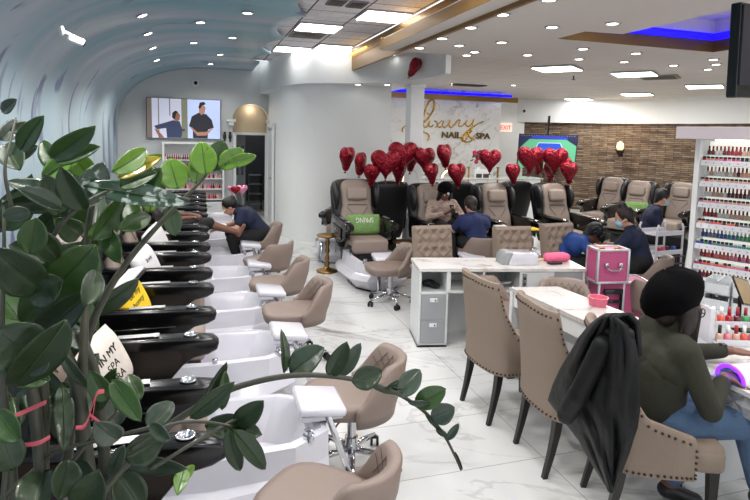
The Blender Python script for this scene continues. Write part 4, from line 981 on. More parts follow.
# ================================================================== FEATURE WALL SIGN
WY = 12.535; goldS = M('sign_gold', (196, 150, 40), .25, .9, var=.06)
st_ = empty('wall_sign', (5.0, WY, 1.9), 0, 'gold script and serif shop sign on the white marble wall', 'sign')
def stroke(pts, r=.022, name='script_letter'):
    P = [onY(395+x/4.546, 90+y/4.546, WY-.02)-Vector((5.0, WY, 1.9)) for x, y in pts]
    rad = [r*.72*(.75+.5*abs(math.sin(1.3*i))) for i in range((len(P)-1)*6+1)]
    MB().tube(spline(P, 6), rad, 6).build(name, goldS, st_, True)
stroke([(36, 190), (34, 180), (44, 166), (70, 162), (100, 175), (130, 190), (150, 200), (156, 215), (148, 230)], .02, 'letter_l')
stroke([(120, 158), (150, 130), (175, 90), (180, 60), (168, 46), (150, 62), (136, 100), (126, 140), (120, 165)], .026, 'letter_l')
stroke([(132, 138), (128, 158), (138, 170), (150, 160), (158, 140), (154, 160), (164, 168), (174, 158)], .018, 'letter_u')
stroke([(178, 140), (190, 146), (196, 166), (210, 168)], .018, 'letter_x'); stroke([(214, 138), (200, 152), (184, 172)], .014, 'letter_x')
stroke([(222, 140), (216, 160), (228, 170), (242, 156), (250, 138), (246, 160), (256, 170), (268, 156)], .018, 'letter_u')
stroke([(270, 162), (282, 140), (296, 138), (290, 160), (306, 164), (318, 150)], .018, 'letter_r')
stroke([(326, 138), (322, 156), (336, 166), (352, 146), (358, 134), (350, 165), (336, 200), (318, 232), (304, 222), (318, 196), (350, 172), (385, 150), (402, 144)], .018, 'letter_y')
stroke([(362, 206), (348, 230), (322, 236), (310, 218), (328, 198), (348, 190), (340, 180), (328, 192), (340, 214), (360, 226)], .02, 'ampersand')
dk = M('sign_dark_gold', (104, 84, 36), .35, .7)
for s_, x0, x1, yb, yt in (('NAIL', 213, 300, 217, 189), ('SPA', 368, 432, 222, 195)):
    p0 = onY(395+x0/4.546, 90+yb/4.546, WY-.02); p1 = onY(395+x1/4.546, 90+yb/4.546, WY-.02); h = (onY(395+x0/4.546, 90+yt/4.546, WY-.02)-p0).z
    me_o = text(s_, 1, .02, dk, Matrix.Identity(4), 'letters_'+s_.lower(), None, offset=.012)
    xs = [v.co.x for v in me_o.data.vertices]; ys_ = [v.co.y for v in me_o.data.vertices]; sx = (p1.x-p0.x)/(max(xs)-min(xs)); sy = h/(max(ys_)-min(ys_))
    me_o.data.transform(Matrix.Translation(p0-Vector((5.0, WY, 1.9))) @ XZ @ Matrix.Diagonal((sx, sy, 1, 1)) @ Matrix.Translation((-min(xs), -min(ys_), 0))); me_o.parent = st_
# reception counter and what stands on it
t = empty('reception_counter', (5.6, 11.6, 0), 0, 'white reception counter behind the dark chairs, under gold sign', 'counter')
MB().box((-.02, 0, .52), (4.0, .6, 1.04), .01).build('cabinet', white, t); MB().box((-.02, 0, 1.055), (4.1, .7, .03), .005).build('worktop', deskM, t)
ringE = E('ring_glow', (255, 236, 190), 1.6)
for px, py, r, lb in ((452, 181, .265, 'glowing gold ring mirror behind the beanie woman'), (393, 172, .27, 'glowing gold ring partly behind balloons left of column')):
    p = onY(px, py, 11.5 if px > 400 else 10.6); t = empty('ring_light', p, 0, lb, 'ring light')
    n_ = 40; pts = [(r*math.cos(2*PI*k/n_), 0, r*math.sin(2*PI*k/n_)) for k in range(n_+1)]
    MB().tube(pts, .022, 8).build('light_ring', ringE, t, True); MB().tube([(x*1.07, .02, z*1.07) for x, y, z in pts], .014, 8).build('gold_rim', gold, t, True)
    MB().box((0, .05, -(p.z)/2-r/2), (.05, .04, p.z-r)).build('stand', gold, t)
p = onY(482, 187, 11.4); t = empty('photo_frame', p, 0, 'white double picture frame on the reception counter by the flowers', 'picture frame')
MB().box((0, .02, .22), (.40, .03, .36), .006).build('frame', white, t)
for x in (-.09, .09): MB().box((x, 0, .2), (.14, .02, .2)).build('picture', M('dark_picture', (60, 60, 62), .4), t)
for px, lb in ((468, 'left thin gold stanchion beside the white picture frame'), (497, 'right thin gold stanchion beside white picture frame')):
    p = onY(px, 187, 11.3); o = MB().box((p.x, p.y, p.z+.22), (.03, .03, .44)).box((p.x, p.y, p.z+.44), (.05, .05, .03)).build('gold_post', gold); tag(o, lb, 'post')
p = onY(478, 170, 11.5); t = empty('flower_vase', (p.x, p.y, 1.07), 0, 'glass vase of pink and red roses on the reception counter', 'flowers')
vh = max(.1, p.z-1.0)
MB().lathe([(.05, 0), (.03, .03), (.03, vh*.5), (.05, vh), (.045, vh)], n=14).build('vase', acr, t, True)
fm = MB(); random.seed(3)
for k in range(12): a = random.uniform(0, 6.3); r = random.uniform(.0, .14); fm.ball((r*math.cos(a), r*math.sin(a)*.6, vh+.2+random.uniform(-.1, .16)), .05, 8)
fm.build('blossom', M('rose_pink', (168, 44, 76), .7, var=.5, scale=8, bump=.6), t, True)
lf = MB()
for k in range(14): a = random.uniform(0, 6.3); r = random.uniform(.08, .2); lf.ball((r*math.cos(a), r*math.sin(a)*.6, vh+.16+random.uniform(-.1, .2)), (.05, .02, .012), 8, Euler((random.random(), random.random(), a)))
lf.build('leaf', M('flower_leaf', (52, 84, 44), .6), t, True)
# exit sign
p = onY(506, 127.5, 14.2); t = empty('exit_sign', p, 0, 'white exit sign with red letters above the dark doorway', 'exit sign')
MB().box((0, .05, 0), (.42, .06, .26), .008).build('sign_box', E('exit_glow', (226, 206, 190), .6), t)
eo = text('EXIT', .17, .004, E('exit_red', (180, 20, 24), 1.0), XZ, 'letters', None, align='CENTER'); eo.data.transform(T(0, .015, -.06)); eo.parent = t
# restroom plaque figures
t = empty('wall_plaque', (.58, 13.17, 1.86), 0, 'small black male and female figures on end wall beside the arch', 'sign')
for x in (-.06, .06): MB().ball((x, 0, .08), (.03, .01, .03), 10).box((x, 0, 0), (.07, .015, .1), .01).box((x, 0, -.08), (.04, .015, .08), .005).build('figure', blk, t, True)
o = MB().box((-1.25, 13.13, 1.42), (.34, .12, .16), .02).build('wall_dispenser', white); tag(o, 'small white dispenser box on end wall below the left television', 'dispenser')
# wall sconce
p = onY(621, 150, 12.55); t = empty('wall_sconce', (p.x-.12, p.y-.1, p.z), 0, 'lit wall sconce with cream glass on the stone wall', 'wall lamp'); t.scale = (.8,)*3
MB().lathe([(.03, -.02), (.09, .0), (.12, .1), (.10, .22), (.03, .28), (.001, .285)], n=16).build('shade', E('sconce_glow', (255, 216, 160), .9), t, True)
MB().lathe([(.02, -.2), (.06, -.16), (.13, -.04), (.13, .0), (.05, .0)], n=16).box((.12, .1, -.08), (.12, .1, .3), .02).build('bracket', M('iron', (40, 28, 22), .5, .5), t, True, 40)
area_sc = bpy.data.lights.new('sconce_lamp', 'POINT'); area_sc.energy = 8; area_sc.color = (1, .75, .45); area_sc.shadow_soft_size = .08
oo = bpy.data.objects.new('sconce_lamp', area_sc); COL.objects.link(oo); oo.location = (p.x-.3, p.y-.3, p.z+.35)
# ================================================================== BACK POLISH SHELVES
t = empty('polish_shelf_unit', (-.77, 13.17, 0), 0, 'white built in shelf unit with rows of polish at the back wall', 'shelf unit')
b = MB(); b.box((0, -.15, .86), (.04, .3, 1.72)).box((1.25, -.15, .86), (.04, .3, 1.72)).box((.62, -.01, .86), (1.25, .02, 1.72)).box((.62, -.15, 1.7), (1.29, .32, .04)).box((.62, -.13, .2), (1.25, .26, .4)); b.build('frame', white, t)
zs = [1.32, 1.0, .70, .44]; bz = [1.34, 1.14, .93, .70, .47]
for z in bz: MB().box((.62, -.14, z-.012), (1.21, .27, .02)).build('shelf', white, t)
for x in (.32, .93): d_ = MB().box((x, -.29, .22), (.56, .02, .3), .004).build('drawer', deskw, t); MB().box((x, -.305, .3), (.12, .015, .015)).build('drawer_pull', deskg, d_)
random.seed(5)
st = MB(); mats = [M('polish_'+c, COLS[c], .12, var=.03, coat=.5) for c in ('burgundy', 'pink', 'nude', 'red', 'pale pink')]
cnt = 0
for ri, z in enumerate(bz):
    for i in range(26):
        x = .04+.0455*i; c = ['burgundy', 'nude', 'pink', 'magenta', 'burgundy'][ri] if random.random() < .6 else random.choice(['red', 'nude', 'pale pink', 'grey', 'black'])
        if ri < 2:
            o = link('polish_bottle', bmesh_for(c, redcap if ri == 0 else random.choice((blackcap, redcap)), 0), None); o.location = (-.77+x, 12.97, z+.001); o.scale = (1.35,)*3
            tag(o, 'small %s polish bottle in the %s row of back wall shelf unit' % (c, ('top', 'second')[ri]), 'nail polish', 'polish bottles in the back wall shelf unit')
        else:
            st.mi = random.randrange(5); st.tube([(-.77+x, 12.97, z+.001), (-.77+x, 12.97, z+.06)], .02, 8); st.tube([(-.77+x, 12.97, z+.06), (-.77+x, 12.97, z+.11)], .01, 6)
o = st.build('polish_bottles', mats); tag(o, 'lower rows of tiny polish bottles in the back wall shelf unit', 'nail polish', kind='stuff')
# black shelf in the corridor
t = empty('corridor_rack', (1.32, 14.6, 0), 0, 'black wire rack standing in the dim corridor behind the arch', 'rack')
for x in (-.16, .16): MB().box((x, 0, .45), (.03, .3, .9)).build('post', blk, t)
for z in (.15, .4, .65, .88): MB().box((0, 0, z), (.34, .32, .02)).build('shelf', deskg, t)
# ================================================================== PILLOWS
def pillow(w, h, th, mat, name='pillow'):
    b = bmesh.new(); n = 16; V = {}
    for s_ in (1, -1):
        for i in range(n+1):
            for j in range(n+1):
                u, v_ = -1+2*i/n, -1+2*j/n; e = (1-u**4)*(1-v_**4); pin = 1-.07*(u*u+v_*v_-u*u*v_*v_*0)*.6
                if s_ == -1 and (abs(u) == 1 or abs(v_) == 1): V[(s_, i, j)] = V[(1, i, j)]; continue
                V[(s_, i, j)] = b.verts.new((s_*th/2*e**.55 if e > 0 else 0, u*w/2*(1-.06*v_*v_), v_*h/2*(1-.06*u*u)))
        for i in range(n):
            for j in range(n):
                f = [V[(s_, i, j)], V[(s_, i+1, j)], V[(s_, i+1, j+1)], V[(s_, i, j+1)]]
                try: b.faces.new(f if s_ == 1 else list(reversed(f)))
                except ValueError: pass
    m = MB(); m.merge(b); return m.build(name, mat, None, True)
def pillow_thing(loc, rot, mat, lb, w=.42, h=.42, th=.13, txt=None, tc=None, flip=False):
    o = pillow(w, h, th, mat); o.location = loc; o.rotation_euler = rot; tag(o, lb, 'pillow')
    if txt:
        for k, line in enumerate(txt):
            mt = Matrix(((0, 0, 1, th/2*.93), (1, 0, 0, 0), (0, 1, 0, 0.05-.065*k), (0, 0, 0, 1))) @ (Matrix.Rotation(PI, 4, 'Z') if flip else Matrix.Identity(4))
            text(line, .058, .006, tc, mt, 'lettering', o, align='CENTER')
    return o
greenP = M('green_leaf_print', (112, 146, 84), .8, var=.6, scale=26, stretch=(1, 1, 2.2))
wht = M('lettering_white', (226, 228, 220), .7); blkT = M('lettering_black', (30, 28, 28), .7)
pillow_thing((2.19, 7.50, .73), (0, -.25, -PI/2), greenP, 'green leaf print pillow with white lettering on facing pedicure chair', .50, .29, .12, ['SPRING'], wht, True)
for o_ in bpy.data.objects:
    if o_.name.startswith('lettering'): o_.data.transform(Matrix.Diagonal((1, 1.35, 1.7, 1)))
creamP = M('cream_pillow', (206, 198, 188), .85, bump=.3); yelP = M('yellow_pillow', (232, 196, 30), .8, bump=.2); whP = M('white_pillow', (214, 214, 214), .85, bump=.3)
po = pillow_thing((-.47, 3.0, .79), (.3, -.3, -.45), creamP, 'cream pillow with black lettering on pedicure chair nearest the visible plant stem', .34, .34, .12, ['IN MY', 'SPA', 'ERA'], blkT)
po = pillow_thing((-.47, 4.18, .77), (.3, -.3, -.45), yelP, 'yellow pillow with white stripe and black script', .34, .34, .12, ['Be my', 'honey'], blkT)
sb_ = MB().box((.02, .0, .165), (.12, .40, .03), .01).build('stripe', whP, po); MB().box((.02, 0, .135), (.125, .41, .016), .005).build('piping', blkT, po)
pillow_thing((-.47, 5.33, .76), (.3, -.3, -.45), whP, 'plain white pillow on the pedicure chair beyond the yellow pillow', .34, .34, .12, ['love'], blkT)
pillow_thing((-.47, 6.48, .76), (.3, -.3, -.45), whP, 'white pillow on the fifth pedicure chair of the left row', .40, .36, .12)
pillow_thing((-.42, 8.8, .78), (0, -.3, .1), yelP, 'small yellow cloth pillow far down the left row', .34, .30, .12)
pillow_thing((7.72, 8.4, .72), (0, -.3, math.radians(-125)), greenP, 'green print pillow on the middle pedicure chair by the stone wall', .42, .3, .12)
# drink
t = empty('iced_drink', onY(476, 229, 7.25), 0, 'clear cup of orange iced drink with red straw beside the technician', 'drink')
MB().lathe([(.028, 0), (.042, .12), (.04, .12), (.027, .004)], n=16).build('cup', acr, t, True); MB().lathe([(.001, .004), (.027, .006), (.036, .085), (.001, .086)], n=16).build('drink', M('orange_tea', (196, 92, 40), .3), t, True)
MB().tube([(0, 0, .02), (.01, 0, .2)], .006).build('straw', M('straw_red', (190, 40, 40), .4), t); MB().lathe([(.043, .12), (.043, .13), (.001, .135)], n=16).build('lid', acr, t)
o = MB().box(onY(527, 229, 6.7), (.34, .2, .018), .006).build('yellow_towel', yelP); tag(o, 'flat yellow towel over the foot pad behind the middle tufted chair', 'towel')
o = MB().box(onY(501, 226.5, 6.8), (.16, .16, .02), .006).build('white_towel', whP); tag(o, 'white towel edge next to the yellow towel', 'towel')
# ================================================================== PEOPLE
def V3(*a): return Vector(a)
def hand_prims(w, d, n, side, curl=.5, s=1.0, spread=.0):
    d = Vector(d).normalized(); n = Vector(n); n = (n-d*n.dot(d)).normalized(); sv = d.cross(n)*side
    R = Matrix((d, sv, n)).transposed()
    P = [('e', w+d*.045*s, (.052*s, .04*s, .018*s), R)]
    for k, (o, L_) in enumerate(((.030, .072), (.010, .080), (-.011, .074), (-.030, .058))):
        p = w+d*.078*s+sv*o*s; a = 0
        for j in range(3):
            a += curl*(.5 if j == 0 else .8); dd = d*math.cos(a)+n*math.sin(a)+sv*spread*o*8
            q = p+dd*L_*s*(.42, .33, .25)[j]; P.append(('c', p, q, .0095*s, .0085*s if j < 2 else .0072*s)); p = q
    p = w+d*.02*s+sv*.03*s
    for j, L_ in enumerate((.045, .034, .026)):
        dd = (d*(.6+.2*j)+sv*(.75-.35*j)+n*(.25+.3*j*curl)).normalized(); q = p+dd*L_*s; P.append(('c', p, q, .012*s, .0095*s)); p = q
    return P
def head_prims(h, f, u, s=1.0):
    f = Vector(f).normalized(); u = Vector(u); u = (u-f*u.dot(f)).normalized(); r = f.cross(u)
    R = Matrix((f, r, u)).transposed()
    P = [('e', h+u*.025*s-f*.01*s, (.098*s, .078*s, .098*s), R), ('e', h+f*.022*s-u*.035*s, (.068*s, .062*s, .085*s), R), ('e', h+f*.06*s-u*.085*s, (.028*s, .03*s, .022*s), R),
         ('c', h+f*.086*s+u*.012*s, h+f*.106*s-u*.028*s, .009*s, .014*s), ('e', h+f*.084*s-u*.058*s, (.012*s, .026*s, .009*s), R), ('e', h+f*.078*s+u*.028*s, (.016*s, .05*s, .010*s), R)]
    for k in (-1, 1): P.append(('e', h+r*.077*s*k-u*.01*s, (.018*s, .01*s, .03*s), R))
    return P, R, r, u, f
def person(name, label, loc, yaw, J, skin, clothes, hair=None, hands=None, voxel=.014, group=None, s=1.0, eyes=True, feet=True):
    """J: joints in the figure's own frame (+x forward)"""
    t = empty(name, loc, yaw, label, 'person', group); g = {k: Vector(v) for k, v in J.items()}
    f = g['face']; u = g.get('headup', V3(0, 0, 1)); hd, R, r, u, f = head_prims(g['head'], f, u, s)
    mid = g['pelvis'].lerp(g['chest'], .5)
    P = [('e', g['pelvis'], (.12, .155, .11)), ('c', g['pelvis'], mid, .115, .11), ('c', mid, g['chest'], .115, .12), ('c', g['chest']+V3(0, -.08, 0), g['chest']+V3(0, .08, 0), .105, .105),
         ('c', g['shR'], g['shL'], .055, .055), ('c', g['chest'], g['neck'], .09, .052), ('c', g['neck'], g['head']-f*.01-u*.04, .052, .05)]+hd
    arms = []
    for q in 'RL':
        if 'el'+q in g:
            P += [('c', g['sh'+q], g['el'+q], .052, .040), ('c', g['el'+q], g['wr'+q], .038, .026)]
            hdir, hn, sd, cu = (hands or {}).get(q, ((g['wr'+q]-g['el'+q]), V3(0, 0, -1), -1 if q == 'R' else 1, .45))
            P += hand_prims(g['wr'+q], hdir, hn, sd, cu)
    for q in 'RL':
        if 'kn'+q in g:
            P += [('c', g['pelvis'].lerp(g['hip'+q], .6), g['hip'+q], .11, .10), ('c', g['hip'+q], g['kn'+q], .092, .062), ('c', g['kn'+q], g['an'+q], .058, .038)]
            fd = g.get('ft'+q, V3(1, 0, -.1)).normalized(); P.append(('c', g['an'+q]+V3(0, 0, -.03), g['an'+q]+fd*.16+V3(0, 0, -.045), .036, .030))
    body = blob(P, voxel, 'body', skin, t, 2)
    if eyes:
        e = MB()
        for k in (-1, 1): e.ball(g['head']+f*.081*s+r*.031*s*k+u*.004*s, (.013*s,)*3, 10)
        e.build('eyes', M('eye_white', (206, 202, 198), .25), t, True)
        e = MB()
        for k in (-1, 1): e.ball(g['head']+f*.091*s+r*.031*s*k+u*.003*s, (.006*s,)*3, 8)
        e.build('pupils', M('pupil', (22, 14, 12), .2), t, True)
    for nm, kind, mat in clothes:
        if kind == 'top_baggy':
            C = [('c', g['pelvis']+V3(.0, 0, -.01), mid, .172, .165), ('c', g['pelvis']+V3(-.02, -.06, .03), g['chest']+V3(-.02, -.07, -.05), .12, .13), ('c', g['pelvis']+V3(-.02, .06, .03), g['chest']+V3(-.02, .07, -.05), .12, .13)]
            blob(C, voxel, 'sweater_body', mat, t, 6)
            kind = 'top_long'
        if kind in ('top_short', 'top_long'):
            C = [('c', g['pelvis']+V3(0, 0, .0), mid, .145, .135), ('c', mid, g['chest'], .14, .145), ('c', g['chest']+V3(0, -.09, 0), g['chest']+V3(0, .09, 0), .125, .125), ('c', g['shR'], g['shL'], .066, .066), ('c', g['chest'], g['neck']-V3(0, 0, .02), .115, .07), ('c', g['neck']-V3(0, 0, .03), g['shR']+V3(0, .02, .005), .062, .062), ('c', g['neck']-V3(0, 0, .03), g['shL']+V3(0, -.02, .005), .062, .062), ('c', g['shR'], g['chest']+V3(0, -.06, -.06), .07, .10), ('c', g['shL'], g['chest']+V3(0, .06, -.06), .07, .10)]
            for q in 'RL':
                if 'el'+q in g:
                    C.append(('c', g['sh'+q], g['sh'+q].lerp(g['el'+q], .62 if kind == 'top_short' else 1), .068, .062 if kind == 'top_short' else .056))
                    if kind == 'top_long': C.append(('c', g['el'+q], g['el'+q].lerp(g['wr'+q], .8), .055, .042))
            blob(C, voxel, nm, mat, t, 5)
        elif kind == 'trousers':
            C = [('e', g['pelvis'], (.145, .18, .125))]
            for q in 'RL':
                if 'kn'+q in g: C += [('c', g['pelvis'].lerp(g['hip'+q], .6), g['hip'+q], .125, .115), ('c', g['hip'+q], g['kn'+q], .107, .077), ('c', g['kn'+q], g['kn'+q].lerp(g['an'+q], .92), .074, .056)]
            blob(C, voxel, nm, mat, t, 4)
        elif kind == 'shoes':
            for q in 'RL':
                if 'kn'+q in g:
                    fd = g.get('ft'+q, V3(1, 0, -.1)).normalized(); C = [('c', g['an'+q]+V3(-.01, 0, -.04), g['an'+q]+fd*.17+V3(0, 0, -.05), .046, .038)]
                    blob(C, voxel, nm, mat, t, 2)
        elif kind == 'collar': blob([('c', g['neck']-V3(0, 0, .02), g['neck'].lerp(g['head'], .55), .076, .066)], .01, nm, mat, t, 2)
    if hair: hair(t, g, f, r, u, R)
    return t, g, f, r, u, R
seatJ = lambda lean=.1, hf=(1, 0, -.2), hx=.06: dict(pelvis=(0, 0, .56), chest=(lean*.7, 0, .86), neck=(lean+.02, 0, 1.03), head=(lean+hx, 0, 1.16), face=hf, shR=(lean*.9, -.165, .965), shL=(lean*.9, .165, .965),
        hipR=(.06, -.09, .55), hipL=(.06, .09, .55), knR=(.46, -.13, .53), knL=(.46, .13, .53), anR=(.46, -.13, .10), anL=(.46, .13, .10))
# ---- woman in the black beret (hero figure)
J = seatJ(.10, (1, -.12, -.28), .07)
J.update(neck=(.13, 0, 1.0), head=(.13, -.005, 1.15), chest=(.06, 0, .85), shR=(.08, -.185, .965), shL=(.08, .185, .965), elR=(.19, -.235, .69), wrR=(.345, -.085, .80), elL=(.30, .23, .80), wrL=(.54, .178, .84),
         pelvis=(0, 0, .57), hipR=(.06, -.09, .56), hipL=(.06, .09, .56), knR=(.47, -.10, .56), knL=(.50, .12, .54), anR=(.60, -.06, .17), anL=(.20, .10, .10), ftR=(1, .1, -.35), ftL=(1, 0, -.3))
WL = (2.27, 2.30, 0)
jeans = M('blue_jeans', (74, 98, 128), .85, var=.3, scale=10, bump=.4, bscale=200, stretch=(1, 1, 1))
olive = M('olive_knit', (44, 44, 34), .95, var=.12, scale=14, bump=.5, bscale=16)
beretM = M('black_felt', (7, 6, 8), 1, var=.3, bump=.5, bscale=180, spec=.1)
def beret_hair(t, g, f, r, u, R):
    h = g['head']
    P = [('e', h+u*.02-f*.02, (.108, .092, .105), R), ('c', h-f*.04-u*.02, h-f*.045-u*.07, .075, .065), ('c', h+r*.07+f*.03-u*.02, h+r*.065+f*.06-u*.16, .045, .035), ('c', h+r*.065+f*.06-u*.16, h+r*.05+f*.085-u*.27, .035, .012)]
    for k in (-1, 1): P += [('c', h+r*.075*k+u*.02+f*.0, h+r*.085*k-u*.12+f*.035, .035, .028), ('c', h+r*.085*k-u*.12+f*.035, h+r*.075*k-u*.21+f*.06, .028, .014)]
    P += [('c', h-r*.0+f*.0+u*.0, h-f*.06-u*.02, .09, .08)]
    P = [p for p in P]
    blob(P, .009, 'hair', hairBr, t, 2)
    # strands falling beside the face
    m = MB(); random.seed(11)
    for k in range(90):
        sd = random.choice((-1, 1)); a = random.uniform(-.02, .07); b = random.uniform(-.02, .03); ln = random.uniform(.2, .32)
        p0 = h+r*(.082*sd)+f*a+u*.03; pts = [p0, p0+r*.016*sd-u*ln*.4+f*.01, p0+r*(.01*sd+b)-u*ln+f*random.uniform(.0, .05)]
        m.tube(spline(pts, 3), .004, 5, r2=.0018)
    m.build('hair_strands', hairBr, t, True)
    # beret: full soft crown slouching to the back of the head
    c = h+u*.05-f*.045; ax = (u*.80-f*.55-r*.10).normalized(); a1 = (f-ax*f.dot(ax)).normalized(); a2 = ax.cross(a1); rings = []
    for z, q in ((-.10, .088), (-.09, .104), (-.07, .122), (-.035, .148), (.01, .162), (.05, .160), (.085, .142), (.11, .112), (.126, .065), (.13, .01)):
        rg = []
        for k in range(48):
            a = 2*PI*k/48; d = a1*math.cos(a)+a2*math.sin(a); w = (1+.05*math.sin(3*a+z*22+1)+.022*math.sin(7*a+z*26))*(1+.10*max(0, d.dot(-f+r*-.5)))*.96
            rg.append(c+ax*(z*.94-.055*max(0, d.dot(-f-r*.6))*(q/.16)+.008*math.sin(4*a))+d*q*w-f*.012)
        rings.append(rg)
    MB().loft(rings).build('beret', beretM, t, True)
    gm = MB(); 
    for k in (-1, 1):
        cc = h+f*.103+r*.034*k+u*.0; gm.tube([cc+r*.026*math.cos(2*PI*j/16)+u*.022*math.sin(2*PI*j/16) for j in range(17)], .003, 6); gm.tube([h+f*.10+r*.06*k+u*.004, h+r*.083*k-f*.0+u*.004], .003, 6)
    gm.build('glasses', blk, t, True)
W = person('person', 'seated woman in black beret, olive sweater and blue jeans having her nails done', WL, -.30, J, skinB,
       [('sweater', 'top_baggy', olive), ('collar', 'collar', olive), ('jeans', 'trousers', jeans), ('shoe', 'shoes', M('black_shoe', (20, 19, 22), .4))], beret_hair,
       {'R': ((1, .12, -.05), (0, .1, -1), -1, .35), 'L': ((1, -.35, -.02), (0, 0, -1), 1, .3)}, .0085)
t_, g_ = W[0], W[1]
d_ = (g_['wrL']-g_['elL']).normalized(); c_ = g_['wrL']-d_*.045; a1 = d_.orthogonal().normalized(); a2 = d_.cross(a1)
MB().tube([c_-d_*.013, c_+d_*.013], .037, 20).box(c_+V3(0, 0, .036), (.04, .035, .012), .005).build('watch', blk, t_, True, 40)
fo = MB()       # soft folds of the sweater back
for a, b_, r_ in (((-.03, -.10, .70), (.10, .10, .66), .018), ((-.04, -.06, .78), (-.02, .12, .84), .014), ((.17, -.21, .80), (.24, -.25, .72), .012)): pass
# ---- black jacket hanging over the nailhead chair
rows_ = [(318, 600, 618), (326, 590, 628), (338, 580, 633), (352, 572, 636), (368, 562, 638), (385, 554, 640), (400, 549, 640), (412, 558, 639), (426, 569, 637), (440, 580, 632), (455, 588, 627), (470, 597, 621), (484, 606, 616), (492, 610, 613)]
nyl = M('black_nylon', (9, 10, 12), .6, var=.2, bump=.8, scale=6, bscale=12, spec=.3)
jb = bmesh.new(); g2 = []; nc = 30; x0 = 1.74
def jrow(py, xa, xb, X, k):
    out = []
    for i in range(nc+1):
        u_ = i/nc; fold = .016*math.sin(u_*9+k*.12)+.011*math.sin(u_*23-k*.2)+.006*math.sin(u_*41+k*.3)
        edge = min(1, min(u_, 1-u_)*7)
        out.append(onX(xa+(xb-xa)*u_, py, X-.045*edge-fold*edge+.02*(1-edge)))
    return out
fine = []
for a, b_ in zip(rows_, rows_[1:]):
    for q in range(3): fine.append([a[j]+(b_[j]-a[j])*q/3 for j in range(3)])
fine.append(list(rows_[-1]))
G_ = []
top0 = jrow(*fine[0], x0, 0)
for k, dz, dx in ((0, -.18, .14), (1, -.1, .125), (2, -.03, .11), (3, .012, .07), (4, .012, .03)): G_.append([p+V3(dx, 0, dz) for p in top0])
for k, (py, xa, xb) in enumerate(fine): G_.append(jrow(py, xa, xb, x0+.085*min(1, k/len(fine)), k))
VV = [[jb.verts.new(p) for p in row] for row in G_]
for a, b_ in zip(VV, VV[1:]):
    for i in range(nc): jb.faces.new((a[i], a[i+1], b_[i+1], b_[i]))
m = MB(); m.merge(jb); jk = m.build('black_jacket', nyl, None, True); tag(jk, 'black nylon jacket hung over back of the nailhead chair behind the beret woman', 'jacket')
md = jk.modifiers.new('t', 'SOLIDIFY'); md.thickness = .016; md.offset = 0
sl = blob([('c', onX(604, 345, 1.71), onX(578, 395, 1.67), .05, .045), ('c', onX(578, 395, 1.67), onX(566, 415, 1.68), .05, .045)], .012, 'sleeve', nyl, None, 3); sl.parent = jk
hd_ = blob([('c', onX(600, 328, 1.73), onX(628, 334, 1.74), .03, .03)], .012, 'collar', nyl, None, 3); hd_.parent = jk
# ---- simple hair styles
def hair_long(mat, ln=.28):
    def fn(t, g, f, r, u, R):
        h = g['head']; P = [('e', h+u*.035-f*.022, (.108, .094, .105), R), ('c', h-f*.06, h-f*.07-u*ln, .075, .05)]
        for k in (-1, 1): P.append(('c', h+r*.075*k+f*.01, h+r*.10*k+f*.03-u*ln, .03, .035))
        blob(P, .012, 'hair', mat, t, 2)
    return fn
def hair_bun(mat, bun=(-.03, .13), rb=.045, tail=False):
    def fn(t, g, f, r, u, R):
        h = g['head']; P = [('e', h+u*.035-f*.026, (.104, .092, .103), R), ('e', h+f*bun[0]+u*bun[1], (rb,)*3), ('c', h-f*.05-u*.02, h-f*.05-u*.08, .06, .045)]
        if tail: P.append(('c', h-f*.10, h-f*.16-u*.22, .035, .02))
        blob(P, .011, 'hair', mat, t, 2)
    return fn
def hair_short(mat):
    def fn(t, g, f, r, u, R):
        h = g['head']; blob([('e', h+u*.035-f*.026, (.104, .092, .103), R), ('c', h-f*.05-u*.02, h-f*.05-u*.07, .06, .05)], .011, 'hair', mat, t, 2)
    return fn
def add_mask(P, col=(150, 200, 226)):
    t, g, f, r, u, R = P; m = MB(); m.ball(g['head']+f*.065-u*.045, (.052, .058, .05), 14, R); m.build('face_mask', M('mask_blue', col, .7), t, True)
    m = MB(); 
    for k in (-1, 1): m.tube([g['head']+f*.06+r*.055*k-u*.03, g['head']+r*.085*k-u*.005], .003, 5)
    m.build('mask_strap', white, t, True)
# ---- pedicurist at the back of the left row
J = dict(pelvis=(0, 0, .56), chest=(.20, 0, .80), neck=(.34, 0, .90), head=(.44, 0, .945), face=(.75, 0, -.65), headup=(.65, 0, .75), shR=(.27, -.17, .88), shL=(.27, .17, .88), elR=(.34, -.25, .66), wrR=(.56, -.12, .66), elL=(.36, .24, .66), wrL=(.58, .10, .64),
         hipR=(.05, -.09, .55), hipL=(.05, .09, .55), knR=(.42, -.2, .53), knL=(.42, .2, .53), anR=(.30, -.2, .1), anL=(.30, .2, .1))
P1 = person('person', 'pedicurist in navy scrub top bent over a customer\'s foot at left back', (.82, 7.98, 0), PI, J, skinL, [('scrub_top', 'top_short', navy), ('trousers', 'trousers', blackcloth), ('shoe', 'shoes', rubber)], hair_bun(hairM, (-.1, .06), .05, True), None, .013)
t = empty('foot_file_towel', (.24, 8.0, .67), .1, 'white folded towel held under the foot by pedicurist', 'towel'); MB().box((0, 0, 0), (.2, .16, .05), .01).build('towel', white, t); MB().box((0, 0, -.03), (.2, .14, .012), .004).build('red_edge', M('red_towel_edge', (170, 60, 60), .8), t)
